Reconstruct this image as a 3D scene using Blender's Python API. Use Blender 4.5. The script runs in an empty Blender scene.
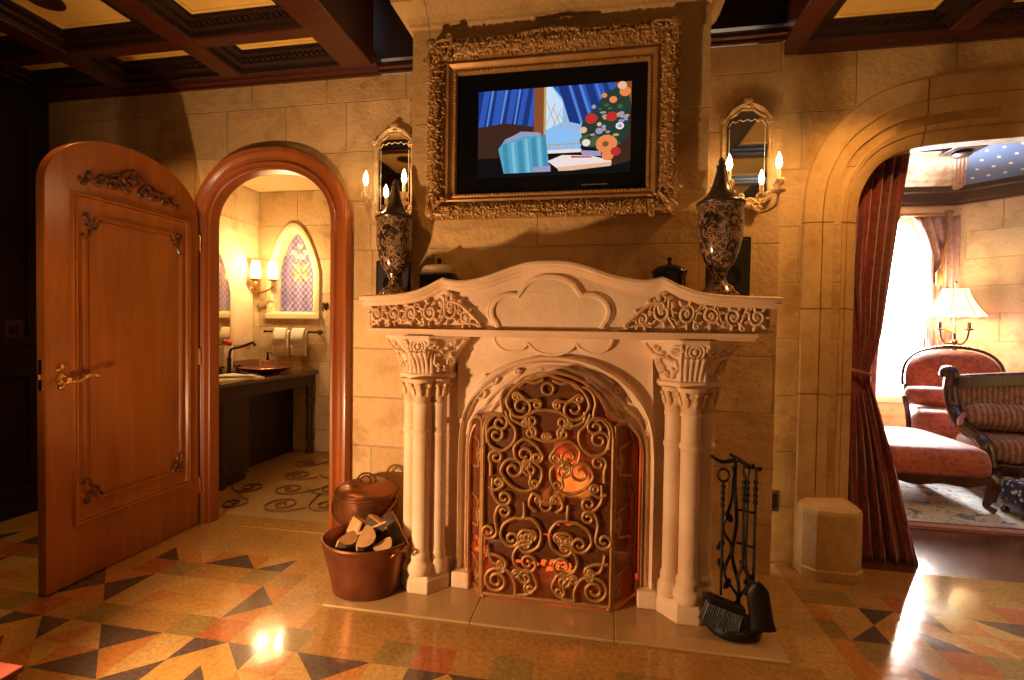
import bpy, bmesh, math, random
from mathutils import Vector, Matrix
random.seed(7)
PI = math.pi
SC = bpy.context.scene
COL = SC.collection

# ------------------------------------------------------------------ helpers
class MB:
    def __init__(self):
        self.bm = bmesh.new()
        self.mi = 0
    def face(self, pts):
        vs = [self.bm.verts.new(p) for p in pts]
        try:
            f = self.bm.faces.new(vs); f.material_index = self.mi
            return f
        except ValueError:
            return None
    def box(self, x0, x1, y0, y1, z0, z1):
        self.prism([(x0, y0), (x1, y0), (x1, y1), (x0, y1)], 'z', z0, z1)
        return self
    def prism(self, pts, axis, a0, a1):
        def P(u, v, a):
            return {'z': (u, v, a), 'y': (u, a, v), 'x': (a, u, v)}[axis]
        n = len(pts)
        lo = [self.bm.verts.new(P(u, v, a0)) for u, v in pts]
        hi = [self.bm.verts.new(P(u, v, a1)) for u, v in pts]
        fs = [self.bm.faces.new(lo), self.bm.faces.new(list(reversed(hi)))]
        for i in range(n):
            j = (i + 1) % n
            fs.append(self.bm.faces.new((lo[i], hi[i], hi[j], lo[j])))
        for f in fs: f.material_index = self.mi
        return self
    def loft(self, rows, closed=False, cap=False):
        R = [[self.bm.verts.new(p) for p in r] for r in rows]
        n = len(R[0])
        for a, b in zip(R[:-1], R[1:]):
            for i in range(n if closed else n - 1):
                j = (i + 1) % n
                try:
                    f = self.bm.faces.new((a[i], a[j], b[j], b[i])); f.material_index = self.mi
                except ValueError:
                    pass
        if cap:
            for r in (R[0], R[-1]):
                try:
                    f = self.bm.faces.new(r); f.material_index = self.mi
                except ValueError:
                    pass
        return self
    def lathe(self, prof, c=(0, 0, 0), seg=24, sx=1, sy=1, wob=None):
        rows = []
        for r, z in prof:
            r = max(r, 1e-4)
            row = []
            for k in range(seg):
                a = 2 * PI * k / seg
                q = r if wob is None else wob(r, z, a)
                row.append((c[0] + q * sx * math.cos(a), c[1] + q * sy * math.sin(a), c[2] + z))
            rows.append(row)
        return self.loft(rows, closed=True, cap=True)
    def tube(self, path, r, seg=8, closed=False, flat=None):
        P = [Vector(p) for p in path]
        n = len(P)
        rad = r if isinstance(r, (list, tuple)) else [r] * n
        T = []
        for i in range(n):
            if closed: t = P[(i + 1) % n] - P[i - 1]
            else: t = P[min(i + 1, n - 1)] - P[max(i - 1, 0)]
            T.append(t.normalized() if t.length > 1e-9 else Vector((0, 0, 1)))
        up = Vector((0, 1, 0)) if abs(T[0].y) < .9 else Vector((1, 0, 0))
        N = (up - T[0] * up.dot(T[0])).normalized()
        rows = []
        for i in range(n):
            N = N - T[i] * N.dot(T[i])
            N = N.normalized() if N.length > 1e-6 else T[i].orthogonal().normalized()
            B = T[i].cross(N)
            fl = flat or 1.0
            rows.append([tuple(P[i] + N * (math.cos(2 * PI * k / seg) * rad[i] * fl) + B * (math.sin(2 * PI * k / seg) * rad[i])) for k in range(seg)])
        if closed: rows.append(rows[0])
        return self.loft(rows, closed=True, cap=not closed)
    def ell(self, c, r, rot=None, seg=10, rings=6):
        rows = []
        for i in range(rings + 1):
            a = -PI / 2 + PI * i / rings
            row = []
            for k in range(seg):
                b = 2 * PI * k / seg
                v = Vector((r[0] * max(math.cos(a), .02) * math.cos(b), r[1] * max(math.cos(a), .02) * math.sin(b), r[2] * math.sin(a)))
                if rot is not None: v = rot @ v
                row.append(tuple(Vector(c) + v))
            rows.append(row)
        return self.loft(rows, closed=True, cap=True)
    def xform(self, m):
        bmesh.ops.transform(self.bm, matrix=m, verts=self.bm.verts)
        return self

def setp(o, label=None, cat=None, group=None, kind=None):
    if label: o['label'] = label
    if cat: o['category'] = cat
    if group: o['group'] = group
    if kind: o['kind'] = kind
    return o

def thing(name, label, cat, loc=(0, 0, 0), group=None):
    o = bpy.data.objects.new(name, None)
    COL.objects.link(o)
    o.location = loc
    o.empty_display_size = .05
    return setp(o, label, cat, group)

def part(name, mb, mat, parent=None, smooth=None, bevel=0, weld=0, subsurf=0, bseg=2):
    """mesh of mb, coordinates in metres of the room"""
    bm = mb.bm
    if weld: bmesh.ops.remove_doubles(bm, verts=bm.verts, dist=weld)
    bmesh.ops.recalc_face_normals(bm, faces=bm.faces)
    me = bpy.data.meshes.new(name)
    bm.to_mesh(me); bm.free()
    for m in (mat if isinstance(mat, (list, tuple)) else [mat]): me.materials.append(m)
    o = bpy.data.objects.new(name, me)
    COL.objects.link(o)
    if parent is not None:
        o.parent = parent
        if parent.type == 'EMPTY':
            o.matrix_parent_inverse = Matrix.Translation(-Vector(parent.location))
    if bevel:
        b = o.modifiers.new('bevel', 'BEVEL'); b.width = bevel; b.segments = bseg; b.limit_method = 'ANGLE'; b.angle_limit = .6
    if subsurf:
        s = o.modifiers.new('sub', 'SUBSURF'); s.levels = subsurf; s.render_levels = subsurf
    if smooth is None: smooth = not bevel
    if smooth:
        ang = math.radians(42)
        for p in me.polygons: p.use_smooth = True
        bm2 = bmesh.new(); bm2.from_mesh(me)
        for e in bm2.edges:
            if len(e.link_faces) == 2:
                if e.calc_face_angle(0) > ang and not subsurf: e.smooth = False
        bm2.to_mesh(me); bm2.free()
    return o

def one(name, mb, mat, label, cat, group=None, **k):
    return setp(part(name, mb, mat, None, **k), label, cat, group)

def struct(name, mb, mat, parent=None, **k):
    o = part(name, mb, mat, parent, **k)
    if parent is None: o['kind'] = 'structure'
    return o

def dup(root, loc, rz=0, label=None, scale=None):
    r = root.copy(); COL.objects.link(r); r.location = loc; r.rotation_euler = (0, 0, rz)
    if label: r['label'] = label
    if scale: r.scale = scale
    def rec(src, dst):
        for ch in list(src.children):
            c = ch.copy(); COL.objects.link(c); c.parent = dst; c.matrix_parent_inverse = ch.matrix_parent_inverse.copy()
            rec(ch, c)
    rec(root, r)
    return r

def smooth_path(pts, n=8, closed=False):
    P = [Vector(p) for p in pts]
    out = []
    m = len(P)
    rng = range(m if closed else m - 1)
    for i in rng:
        p1, p2 = P[i], P[(i + 1) % m]
        p0 = P[i - 1] if (i > 0 or closed) else p1
        p3 = P[(i + 2) % m] if (i + 2 < m or closed) else p2
        for k in range(n):
            t = k / n
            out.append(.5 * ((2 * p1) + (p2 - p0) * t + (2 * p0 - 5 * p1 + 4 * p2 - p3) * t * t + (3 * p1 - p0 - 3 * p2 + p3) * t ** 3))
    if not closed: out.append(P[-1])
    return out

def resample(pts, n):
    P = [Vector(p) for p in pts]
    L = [0]
    for a, b in zip(P[:-1], P[1:]): L.append(L[-1] + (b - a).length)
    out = []; j = 0
    for i in range(n):
        s = L[-1] * i / (n - 1)
        while j < len(L) - 2 and L[j + 1] < s: j += 1
        d = L[j + 1] - L[j]
        t = 0 if d < 1e-9 else (s - L[j]) / d
        out.append(P[j].lerp(P[j + 1], min(max(t, 0), 1)))
    return out

def spiral(cx, cz, r0, r1, a0, turns, n=None):
    """from centre out: radius r0->r1 ending at angle a0 + turns*2pi"""
    n = n or max(8, int(abs(turns) * 18))
    return [(cx + (r0 + (r1 - r0) * k / n) * math.cos(a0 + turns * 2 * PI * k / n), cz + (r0 + (r1 - r0) * k / n) * math.sin(a0 + turns * 2 * PI * k / n)) for k in range(n + 1)]

def cscroll(pts, ra=.02, rb=.02, sa=1, sb=1, ta=1.2, tb=1.2):
    """planar path: curl at the start, through pts, curl at the end; sa/sb give the side each end curls to (+1 left of travel)"""
    def curl(p, d, r, s, t):
        # tail leaving p in direction d and curling to side s
        d = Vector(d).normalized(); nrm = Vector((-d.y, d.x)) * s
        c = Vector(p) + nrm * r
        a0 = math.atan2(-nrm.y, -nrm.x)
        n = max(8, int(t * 16)); out = []
        for k in range(1, n + 1):
            f = k / n
            rr = r * (1 - .78 * f)
            a = a0 + s * 2 * PI * t * f
            out.append((c.x + rr * math.cos(a), c.y + rr * math.sin(a)))
        return out
    mid = [(v.x, v.y) for v in smooth_path([(p[0], p[1], 0) for p in pts], 8)]
    out = list(mid)
    if rb:
        d = (mid[-1][0] - mid[-2][0], mid[-1][1] - mid[-2][1])
        out = out + curl(mid[-1], d, rb, sb, tb)
    if ra:
        d = (mid[0][0] - mid[1][0], mid[0][1] - mid[1][1])
        out = list(reversed(curl(mid[0], d, ra, sa, ta))) + out
    return out

# ------------------------------------------------------------------ materials
class NT:
    def __init__(self, name):
        self.m = bpy.data.materials.new(name); self.m.use_nodes = True
        self.t = self.m.node_tree; self.t.nodes.clear()
        self.out = self.n('ShaderNodeOutputMaterial')
        self.p = self.n('ShaderNodeBsdfPrincipled')
        self.l(self.p.outputs[0], self.out.inputs[0])
        self.tc = self.n('ShaderNodeTexCoord')
    def n(self, t, **k):
        nd = self.t.nodes.new(t)
        for a, v in k.items(): setattr(nd, a, v)
        return nd
    def l(self, a, b): self.t.links.new(a, b)
    def obj(self): return self.tc.outputs['Object']
    def noise(self, scale, detail=4, rough=.55, vec=None, dist=0):
        nd = self.n('ShaderNodeTexNoise'); nd.inputs['Scale'].default_value = scale
        nd.inputs['Detail'].default_value = detail; nd.inputs['Roughness'].default_value = rough
        nd.inputs['Distortion'].default_value = dist
        self.l(vec or self.obj(), nd.inputs['Vector']); return nd
    def mapping(self, scale=(1, 1, 1), rot=(0, 0, 0), loc=(0, 0, 0), vec=None):
        nd = self.n('ShaderNodeMapping'); nd.inputs['Scale'].default_value = scale
        nd.inputs['Rotation'].default_value = rot; nd.inputs['Location'].default_value = loc
        self.l(vec or self.obj(), nd.inputs['Vector']); return nd.outputs[0]
    def ramp(self, fac, stops, interp='LINEAR'):
        nd = self.n('ShaderNodeValToRGB'); e = nd.color_ramp.elements; nd.color_ramp.interpolation = interp
        while len(e) < len(stops): e.new(.5)
        for i, (p, c) in enumerate(stops):
            e[i].position = p; e[i].color = (c[0], c[1], c[2], 1)
        self.l(fac, nd.inputs[0]); return nd.outputs[0]
    def mix(self, a, b, fac, mode='MIX'):
        nd = self.n('ShaderNodeMix', data_type='RGBA', blend_type=mode)
        for v, s in ((a, nd.inputs[6]), (b, nd.inputs[7])):
            if isinstance(v, tuple): s.default_value = (v[0], v[1], v[2], 1)
            else: self.l(v, s)
        if isinstance(fac, (int, float)): nd.inputs[0].default_value = fac
        else: self.l(fac, nd.inputs[0])
        return nd.outputs[2]
    def math(self, op, a, b=None, clamp=False):
        nd = self.n('ShaderNodeMath', operation=op, use_clamp=clamp)
        for v, s in ((a, nd.inputs[0]), (b, nd.inputs[1])):
            if v is None: continue
            if isinstance(v, (int, float)): s.default_value = v
            else: self.l(v, s)
        return nd.outputs[0]
    def bump(self, h, dist=.01, strength=1, prev=None):
        nd = self.n('ShaderNodeBump'); nd.inputs['Distance'].default_value = dist; nd.inputs['Strength'].default_value = strength
        self.l(h, nd.inputs['Height'])
        if prev is not None: self.l(prev, nd.inputs['Normal'])
        self.l(nd.outputs[0], self.p.inputs['Normal']); return nd.outputs[0]
    def set(self, **k):
        for a, v in k.items():
            s = self.p.inputs[{'col': 'Base Color', 'rough': 'Roughness', 'metal': 'Metallic', 'spec': 'Specular IOR Level', 'coat': 'Coat Weight', 'coatr': 'Coat Roughness', 'sheen': 'Sheen Weight', 'ecol': 'Emission Color', 'es': 'Emission Strength', 'trans': 'Transmission Weight', 'alpha': 'Alpha', 'ior': 'IOR', 'sss': 'Subsurface Weight'}[a]]
            if isinstance(v, tuple): s.default_value = (v[0], v[1], v[2], 1)
            elif isinstance(v, (int, float)): s.default_value = v
            else: self.l(v, s)
        return self

def mat(name, a, b=None, scale=6, rough=.5, metal=0, bump=0, bscale=30, stretch=(1, 1, 1), detail=4, lo=.35, hi=.65, **k):
    t = NT(name)
    if b is None: t.set(col=a)
    else:
        v = t.mapping(stretch) if stretch != (1, 1, 1) else None
        t.set(col=t.ramp(t.noise(scale, detail, vec=v).outputs['Fac'], [(lo, a), (hi, b)]))
    if bump: t.bump(t.noise(bscale, 5).outputs['Fac'], bump)
    t.set(rough=rough, metal=metal, **k)
    return t.m

def stone_wall(name, axis='x', c1=(.70, .50, .25), c2=(.54, .35, .15), row=.33, wid=.58, off=(0, 0), mort=(.62, .46, .25)):
    t = NT(name)
    sep = t.n('ShaderNodeSeparateXYZ'); t.l(t.obj(), sep.inputs[0])
    cmb = t.n('ShaderNodeCombineXYZ')
    t.l(sep.outputs[0 if axis == 'x' else 1], cmb.inputs[0]); t.l(sep.outputs[2], cmb.inputs[1])
    warp = t.noise(1.7, 2); 
    mp = t.mapping(loc=(off[0], off[1], 0), vec=cmb.outputs[0])
    add = t.n('ShaderNodeVectorMath', operation='MULTIPLY_ADD'); t.l(warp.outputs['Color'], add.inputs[0])
    add.inputs[1].default_value = (.012, .012, 0); t.l(mp, add.inputs[2])
    br = t.n('ShaderNodeTexBrick'); t.l(add.outputs[0], br.inputs['Vector'])
    br.inputs['Scale'].default_value = 1; br.inputs['Brick Width'].default_value = wid; br.inputs['Row Height'].default_value = row
    br.inputs['Mortar Size'].default_value = .0045; br.inputs['Mortar Smooth'].default_value = .6; br.inputs['Bias'].default_value = 0
    br.offset = .43; br.squash = 1.25; br.squash_frequency = 3
    br.inputs['Color1'].default_value = (*c1, 1); br.inputs['Color2'].default_value = (*c2, 1); br.inputs['Mortar'].default_value = (*mort, 1)
    n1 = t.noise(3.2, 6, .65, dist=.4); n2 = t.noise(22, 5, .7)
    c = t.mix(br.outputs['Color'], t.ramp(n1.outputs['Fac'], [(.3, (.62, .50, .34)), (.5, (1, 1, 1)), (.72, (1.15, 1.08, .98))]), .85, 'MULTIPLY')
    c = t.mix(c, t.ramp(n2.outputs['Fac'], [(.25, (.78, .70, .58)), (.5, (1, 1, 1))]), .6, 'MULTIPLY')
    t.set(col=c, rough=.72, spec=.3)
    h = t.math('ADD', t.math('MULTIPLY', n2.outputs['Fac'], .5), t.math('MULTIPLY', n1.outputs['Fac'], .8))
    h = t.math('SUBTRACT', h, t.math('MULTIPLY', br.outputs['Fac'], .9))
    t.bump(h, .02, .9)
    return t.m

def wood(name, a, b, rough=.35, scale=9, axis='z', coat=.25, bump=.0015):
    t = NT(name)
    s = {'z': (1, 1, .09), 'x': (.09, 1, 1), 'y': (1, .09, 1)}[axis]
    v = t.mapping(s)
    n = t.noise(scale, 6, .6, v, 1.2); n2 = t.noise(1.4, 3)
    c = t.ramp(n.outputs['Fac'], [(.25, a), (.75, b)])
    c = t.mix(c, t.ramp(n2.outputs['Fac'], [(.3, (.7, .62, .55)), (.65, (1.1, 1.05, 1))]), .6, 'MULTIPLY')
    t.set(col=c, rough=rough, coat=coat, coatr=.2)
    t.bump(n.outputs['Fac'], bump)
    return t.m

def terrazzo(name, c, rough=.10):
    t = NT(name)
    n = t.noise(55, 3, .7); n2 = t.noise(5, 4)
    k = tuple(x * .72 for x in c); k2 = tuple(min(x * 1.28, 1) for x in c)
    col = t.ramp(n.outputs['Fac'], [(.3, k), (.5, c), (.72, k2)])
    v = t.n('ShaderNodeTexVoronoi'); v.inputs['Scale'].default_value = 130; t.l(t.obj(), v.inputs['Vector'])
    col = t.mix(col, t.ramp(v.outputs['Distance'], [(.08, (1.5, 1.4, 1.3)), (.22, (1, 1, 1))]), .5, 'MULTIPLY')
    col = t.mix(col, t.ramp(n2.outputs['Fac'], [(.3, (.8, .78, .72)), (.7, (1.08, 1.05, 1))]), .8, 'MULTIPLY')
    t.set(col=col, rough=t.math('ADD', t.math('MULTIPLY', n2.outputs['Fac'], .12), rough - .05), spec=.5)
    t.bump(t.noise(14, 3).outputs['Fac'], .0012, .5)
    return t.m

def emis(name, c, s):
    t = NT(name); t.set(col=c, ecol=c, es=s, rough=.6); return t.m

W_BACK = stone_wall('ashlar_stone', 'x', row=.29, wid=.40, off=(.12, .03))
W_SIDE = stone_wall('ashlar_stone_side', 'y', off=(.1, .08))
W_BREAST = stone_wall('ashlar_breast', 'x', c1=(.64, .42, .17), c2=(.58, .37, .14), row=.62, wid=1.3, off=(.3, .2))
W_LIV = stone_wall('ashlar_pale', 'x', c1=(.78, .60, .36), c2=(.66, .48, .25), row=.30, wid=.5)
W_BATH = stone_wall('ashlar_bath', 'x', c1=(.72, .58, .36), c2=(.55, .38, .18), row=.34, wid=.42, off=(.05, .12))
W_BATHS = stone_wall('ashlar_bath_side', 'y', c1=(.72, .58, .36), c2=(.6, .44, .22), row=.34, wid=.42, off=(.05, .12))
def arch_stone():
    t = NT('arch_limestone'); n = t.noise(3, 5); n2 = t.noise(18, 5, .7)
    c = t.ramp(n.outputs['Fac'], [(.35, (.68, .47, .20)), (.65, (.54, .34, .12))])
    sp = t.n('ShaderNodeSeparateXYZ'); t.l(t.obj(), sp.inputs[0]); wob = t.math('MULTIPLY', t.math('SUBTRACT', n2.outputs['Fac'], .5), .012)
    f = None
    for ax, v, lo, ax2 in ((2, .93, -9, 2), (2, 1.38, -9, 2), (2, 1.83, -9, 2), (0, 1.60, 2.2, 2), (0, 2.32, 2.2, 2)):
        d = t.math('LESS_THAN', t.math('ABSOLUTE', t.math('SUBTRACT', t.math('ADD', sp.outputs[ax], wob), v)), .0032)
        d = t.math('MULTIPLY', d, t.math('GREATER_THAN', sp.outputs[ax2], lo)); f = d if f is None else t.math('MAXIMUM', f, d)
    t.set(col=t.mix(t.mix(c, t.ramp(n2.outputs['Fac'], [(.25, (.72, .62, .5)), (.5, (1, 1, 1))]), .7, 'MULTIPLY'), (.20, .10, .03), f), rough=.62, spec=.3)
    t.bump(t.math('SUBTRACT', n2.outputs['Fac'], f), .008, .8); return t.m
ARCH = arch_stone()
CARVE = mat('carved_limestone', (.84, .63, .42), (.70, .48, .28), 4, .55, bump=.002, bscale=40, spec=.35)
CARVE_D = mat('carved_limestone_worn', (.78, .54, .32), (.58, .36, .18), 16, .6, bump=.004, bscale=60, spec=.3)
DOORW = wood('door_walnut', (.22, .062, .010), (.42, .145, .018), .3)
TRIMW = wood('trim_walnut', (.24, .065, .012), (.35, .10, .018), .38)
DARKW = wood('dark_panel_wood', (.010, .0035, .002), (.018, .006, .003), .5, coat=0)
CEILW = wood('ceiling_mahogany', (.046, .009, .004), (.075, .015, .006), .35, axis='x')
CEILD = wood('ceiling_dark_wood', (.012, .004, .003), (.022, .007, .004), .4, axis='x')
GOLDP = mat('gilded_ceiling_panel', (.80, .54, .14), (.70, .46, .10), 3, .5, bump=.002)
GOLDC = mat('ceiling_bead_gilt', (.55, .36, .14), None, rough=.45)
GILT = mat('gilt_frame', (.56, .33, .11), (.36, .19, .05), 45, .42, .3, bump=.004, bscale=90)
GILT2 = mat('gilt_smooth', (.48, .26, .08), (.36, .18, .05), 12, .4, .35)
BRASS = mat('antique_brass', (.62, .38, .13), (.45, .24, .07), 20, .32, .9)
COPPER = mat('copper', (.36, .15, .06), (.22, .085, .035), 7, .30, .85, bump=.0015, bscale=30)
COPPER_D = mat('aged_copper', (.26, .09, .035), (.15, .05, .02), 7, .38, .7, bump=.001, bscale=25)
IRON = mat('wrought_iron', (.011, .009, .008), (.02, .016, .014), 30, .45, .6, bump=.002, bscale=60)
BLACK = mat('black_lacquer', (.008, .007, .007), None, rough=.2)
SOOT = mat('sooty_firebrick', (.07, .036, .024), (.11, .055, .035), 8, .9, bump=.01, bscale=14)
MIRROR = mat('mirror_silver', (.75, .70, .62), None, rough=.03, metal=1)
HEARTH = mat('hearth_stone', (.46, .30, .14), (.38, .24, .10), 3, .2, bump=.001, bscale=20)
CANDLE = mat('candle_wax', (.85, .72, .5), None, rough=.5, sss=.2)
FLAME = emis('candle_bulb', (1, .72, .36), 42)
LINEN = mat('white_linen', (.92, .88, .78), (.86, .80, .70), 30, .9, bump=.004, bscale=90)
# ------------------------------------------------------------------ floor of the fireplace room
TZ = {
    'gold': terrazzo('terrazzo_gold', (.44, .27, .085)),
    'tan': terrazzo('terrazzo_tan', (.45, .285, .10)),
    'orange': terrazzo('terrazzo_orange', (.44, .19, .055)),
    'dark': terrazzo('terrazzo_charcoal', (.10, .07, .058)),
    'olive': terrazzo('terrazzo_olive', (.26, .18, .06)),
    'brown': terrazzo('terrazzo_brown', (.36, .20, .06)),
    'red': terrazzo('terrazzo_red', (.36, .12, .045)),
    'ochre': terrazzo('terrazzo_ochre', (.44, .25, .07)),
    'strip': mat('brass_divider', (.55, .42, .22), None, rough=.25, metal=.3),
}
TK = list(TZ)
U, V = .15, .134
def cell(c, r):
    """colours of one cell of the inlay: (diagonal, colour a, colour b); diagonal '/' a = upper left, '\\\\' a = upper right"""
    c %= 6; r %= 6
    if r == 2: return ('', {2: 'olive', 5: 'olive', 0: 'brown', 1: 'brown', 3: 'red', 4: 'brown'}[c], None)
    if r == 5: return ('', {2: 'olive', 5: 'olive', 0: 'brown', 1: 'brown', 3: 'brown', 4: 'red'}[c], None)
    if r == 1: return [('\\', 'dark', 'tan'), ('/', 'dark', 'orange'), ('/', 'tan', 'tan'), ('/', 'dark', 'ochre'), ('\\', 'dark', 'ochre'), ('/', 'tan', 'orange')][c]
    if r == 0: return [('/', 'orange', 'dark'), ('\\', 'orange', 'dark'), ('/', 'tan', 'dark'), ('', 'ochre', None), ('\\', 'ochre', 'dark'), ('\\', 'tan', 'orange')][c]
    if r == 4: return [('/', 'tan', 'ochre'), ('', 'ochre', None), ('\\', 'orange', 'tan'), ('\\', 'orange', 'dark'), ('/', 'orange', 'dark'), ('/', 'tan', 'tan')][c]
    return [('/', 'orange', 'ochre'), ('', 'ochre', None), ('/', 'ochre', 'tan'), ('/', 'dark', 'orange'), ('\\', 'dark', 'orange'), ('/', 'tan', 'tan')][c]

fl = MB()
def quad(x0, x1, y0, y1, k):
    fl.mi = TK.index(k); fl.face([(x0, y0, 0), (x1, y0, 0), (x1, y1, 0), (x0, y1, 0)])
def tri(a, b, c, k):
    fl.mi = TK.index(k); fl.face([(p[0], p[1], 0) for p in (a, b, c)])
def inlay(x0, y0, cs, rs, co, ro, skip=lambda x, y: False):
    for c in range(*cs):
        for r in range(*rs):
            xa, ya = x0 + c * U, y0 + r * V
            xb, yb = xa + U, ya + V
            if skip(xa + U / 2, ya + V / 2): continue
            d, a, b = cell(c + co, r + ro)
            if not d: quad(xa, xb, ya, yb, a)
            elif a == b and d: quad(xa, xb, ya, yb, a)
            elif d == '/':
                tri((xa, ya), (xb, yb), (xa, yb), a); tri((xa, ya), (xb, ya), (xb, yb), b)
            else:
                tri((xa, yb), (xb, ya), (xb, yb), a); tri((xa, ya), (xb, ya), (xa, yb), b)
X0, Y0 = -2.02, 1.41
XL, YB = X0 - 11 * U, Y0 - 31 * V      # grid corners
# inlay left of and in front of the hearth: columns -11..18, rows -31..7
def skip_l(x, y):
    return y > Y0 + 3 * V and x > X0 + 4 * U
inlay(X0, Y0, (-11, 19), (-31, 7), 0, 0, skip_l)
XR = X0 + 19 * U       # .83
yA, yB, yT = Y0 + 3 * V, 1.976, 2.82
quad(X0 + 4 * U, -1.199, yA, Y0 + 7 * V, 'gold'); quad(-1.199, XR, yA, yB, 'brown')      # plain fields round the hearth
quad(XL, -1.199, Y0 + 7 * V, yT, 'gold')
quad(-1.199, .73, yB, yT, 'gold')
quad(XR, .945, YB, yB, 'gold'); quad(.73, .945, yB, yT, 'gold')
# inlay in front of the archway
XQ, YQ = .945, 2.19
for r in range(-34, 2):
    y0 = YQ + r * V
    quad(XQ, XQ + .085, y0, y0 + V, 'orange' if (r % 3) else 'olive')
inlay(1.03, YQ, (0, 17), (-34, 2), 2, 0)
quad(XQ, XQ + .085, YQ + 2 * V, YQ + 3 * V, 'olive')
for c in range(17): quad(1.03 + c * U, 1.03 + c * U + U, YQ + 2 * V, YQ + 3 * V, ['olive', 'brown', 'red'][c % 3])
quad(XQ, 1.03 + 17 * U, YQ + 3 * V, 2.88, 'brown')
rim = bmesh.ops.inset_individual(fl.bm, faces=list(fl.bm.faces), thickness=.0016, depth=0)
for f in rim['faces']: f.material_index = TK.index('strip')
# base below the inlay so the slab has thickness
fl.mi = TK.index('gold'); fl.box(-4.0, .945, -2.75, 2.82, -.1, -.002); fl.box(.945, 3.6, -2.75, 2.88, -.1, -.002)
struct('floor', fl, [TZ[k] for k in TK], smooth=False)

# ------------------------------------------------------------------ curves shared by walls and trims
def sup_arch(cx, hw, spring, apex, n=2.2, k=24, z0=0.0):
    pts = [(cx - hw, z0)]
    for i in range(k + 1):
        a = PI - PI * i / k
        ca, sa = math.cos(a), math.sin(a)
        pts.append((cx + hw * math.copysign(abs(ca) ** (2 / n), ca), spring + (apex - spring) * abs(sa) ** (2 / n)))
    pts.append((cx + hw, z0))
    return pts
DOOR_IN = sup_arch(-1.9875, .4075, 1.86, 2.19)
DOOR_HOLE = sup_arch(-1.987, .47, 1.86, 2.26)
DOOR_OUT = sup_arch(-1.9875, .5325, 1.80, 2.325, 2.25)

CX = -.22     # centre line of the fireplace
# ------------------------------------------------------------------ walls
WT = 2.715
w = MB()
poly = [(-3.66, 0)] + DOOR_HOLE + [(CX - .43, 0), (CX - .43, 1.09), (CX + .43, 1.09), (CX + .43, 0), (.885, 0), (.885, WT), (-3.66, WT)]
w.prism(poly, 'y', 2.70, 2.74)
struct('wall_back', w, W_BACK, smooth=False)

AI = [(1.31, 0), (1.31, 1.86), (1.325, 1.97), (1.36, 2.06), (1.42, 2.14), (1.52, 2.195), (1.68, 2.222), (2.03, 2.24), (2.33, 2.25)]
AO = [(1.04, 0), (1.04, 1.85), (1.045, 1.99), (1.07, 2.12), (1.16, 2.30), (1.36, 2.475), (1.62, 2.545), (1.975, 2.56), (2.33, 2.567)]
def mirror_pts(p, cx): return p + [(2 * cx - x, z) for x, z in reversed(p[:-1])]
AIc = resample([(x, z, 0) for x, z in AI[:2]], 12)[:-1] + resample([tuple(v) for v in smooth_path([(x, z, 0) for x, z in AI[1:]], 8)], 40)
AOc = resample([(x, z, 0) for x, z in AO[:2]], 12)[:-1] + resample([tuple(v) for v in smooth_path([(x, z, 0) for x, z in AO[1:]], 8)], 40)
AI2 = mirror_pts([(v.x, v.y) for v in AIc], 2.33)
AO2 = mirror_pts([(v.x, v.y) for v in AOc], 2.33)
hole = [(a[0] * .7 + b[0] * .3, a[1] * .7 + b[1] * .3) for a, b in zip(AI2, AO2)]
hole[0] = (hole[0][0], 0); hole[-1] = (hole[-1][0], 0)
w = MB()
w.prism([(.80, 0)] + hole + [(4.6, 0), (4.6, WT), (.80, WT)], 'y', 2.83, 2.93)
struct('wall_back_archway', w, stone_wall('ashlar_arch_wall', 'x', c1=(.64, .45, .20), c2=(.52, .33, .12), row=.30, wid=.45, off=(.32, -.02)), smooth=False)
# moulded stone surround of the archway
prof = [(0, 2.945), (0, 2.862), (.02, 2.856), (.19, 2.838), (.20, 2.844), (.215, 2.844), (.225, 2.832), (.30, 2.824), (.33, 2.842), (.39, 2.855), (.45, 2.836), (.47, 2.816), (.655, 2.812), (.66, 2.82), (.672, 2.82), (.677, 2.810), (.985, 2.812), (.99, 2.822), (1.0, 2.826), (1.0, 2.85)]
m = MB()
rows = [[(a[0] + (b[0] - a[0]) * s, y, a[1] + (b[1] - a[1]) * s) for s, y in prof] for a, b in zip(AI2, AO2)]
m.loft(rows)
struct('trim_archway', m, ARCH)
def pedestal(x0, x1):
    p = MB()
    def ring(z, g, ch):
        a0, a1, b0, b1 = x0 - g, x1 + g, 2.685 - g, 2.93
        return [(a0, b1, z), (a0, b0 + ch, z), (a0 + ch, b0, z), (a1 - ch, b0, z), (a1, b0 + ch, z), (a1, b1, z)]
    p.loft([ring(0, .004, .05), ring(.05, .004, .05), ring(.055, 0, .05), ring(.335, 0, .05), ring(.353, -.004, .05), ring(.372, -.022, .045), ring(.385, -.05, .04)], closed=True, cap=True)
    return p
struct('trim_pedestal', pedestal(1.045, 1.325), ARCH, bevel=.006, smooth=False)
struct('trim_pedestal', pedestal(3.335, 3.615), ARCH, bevel=.006, smooth=False)

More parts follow.
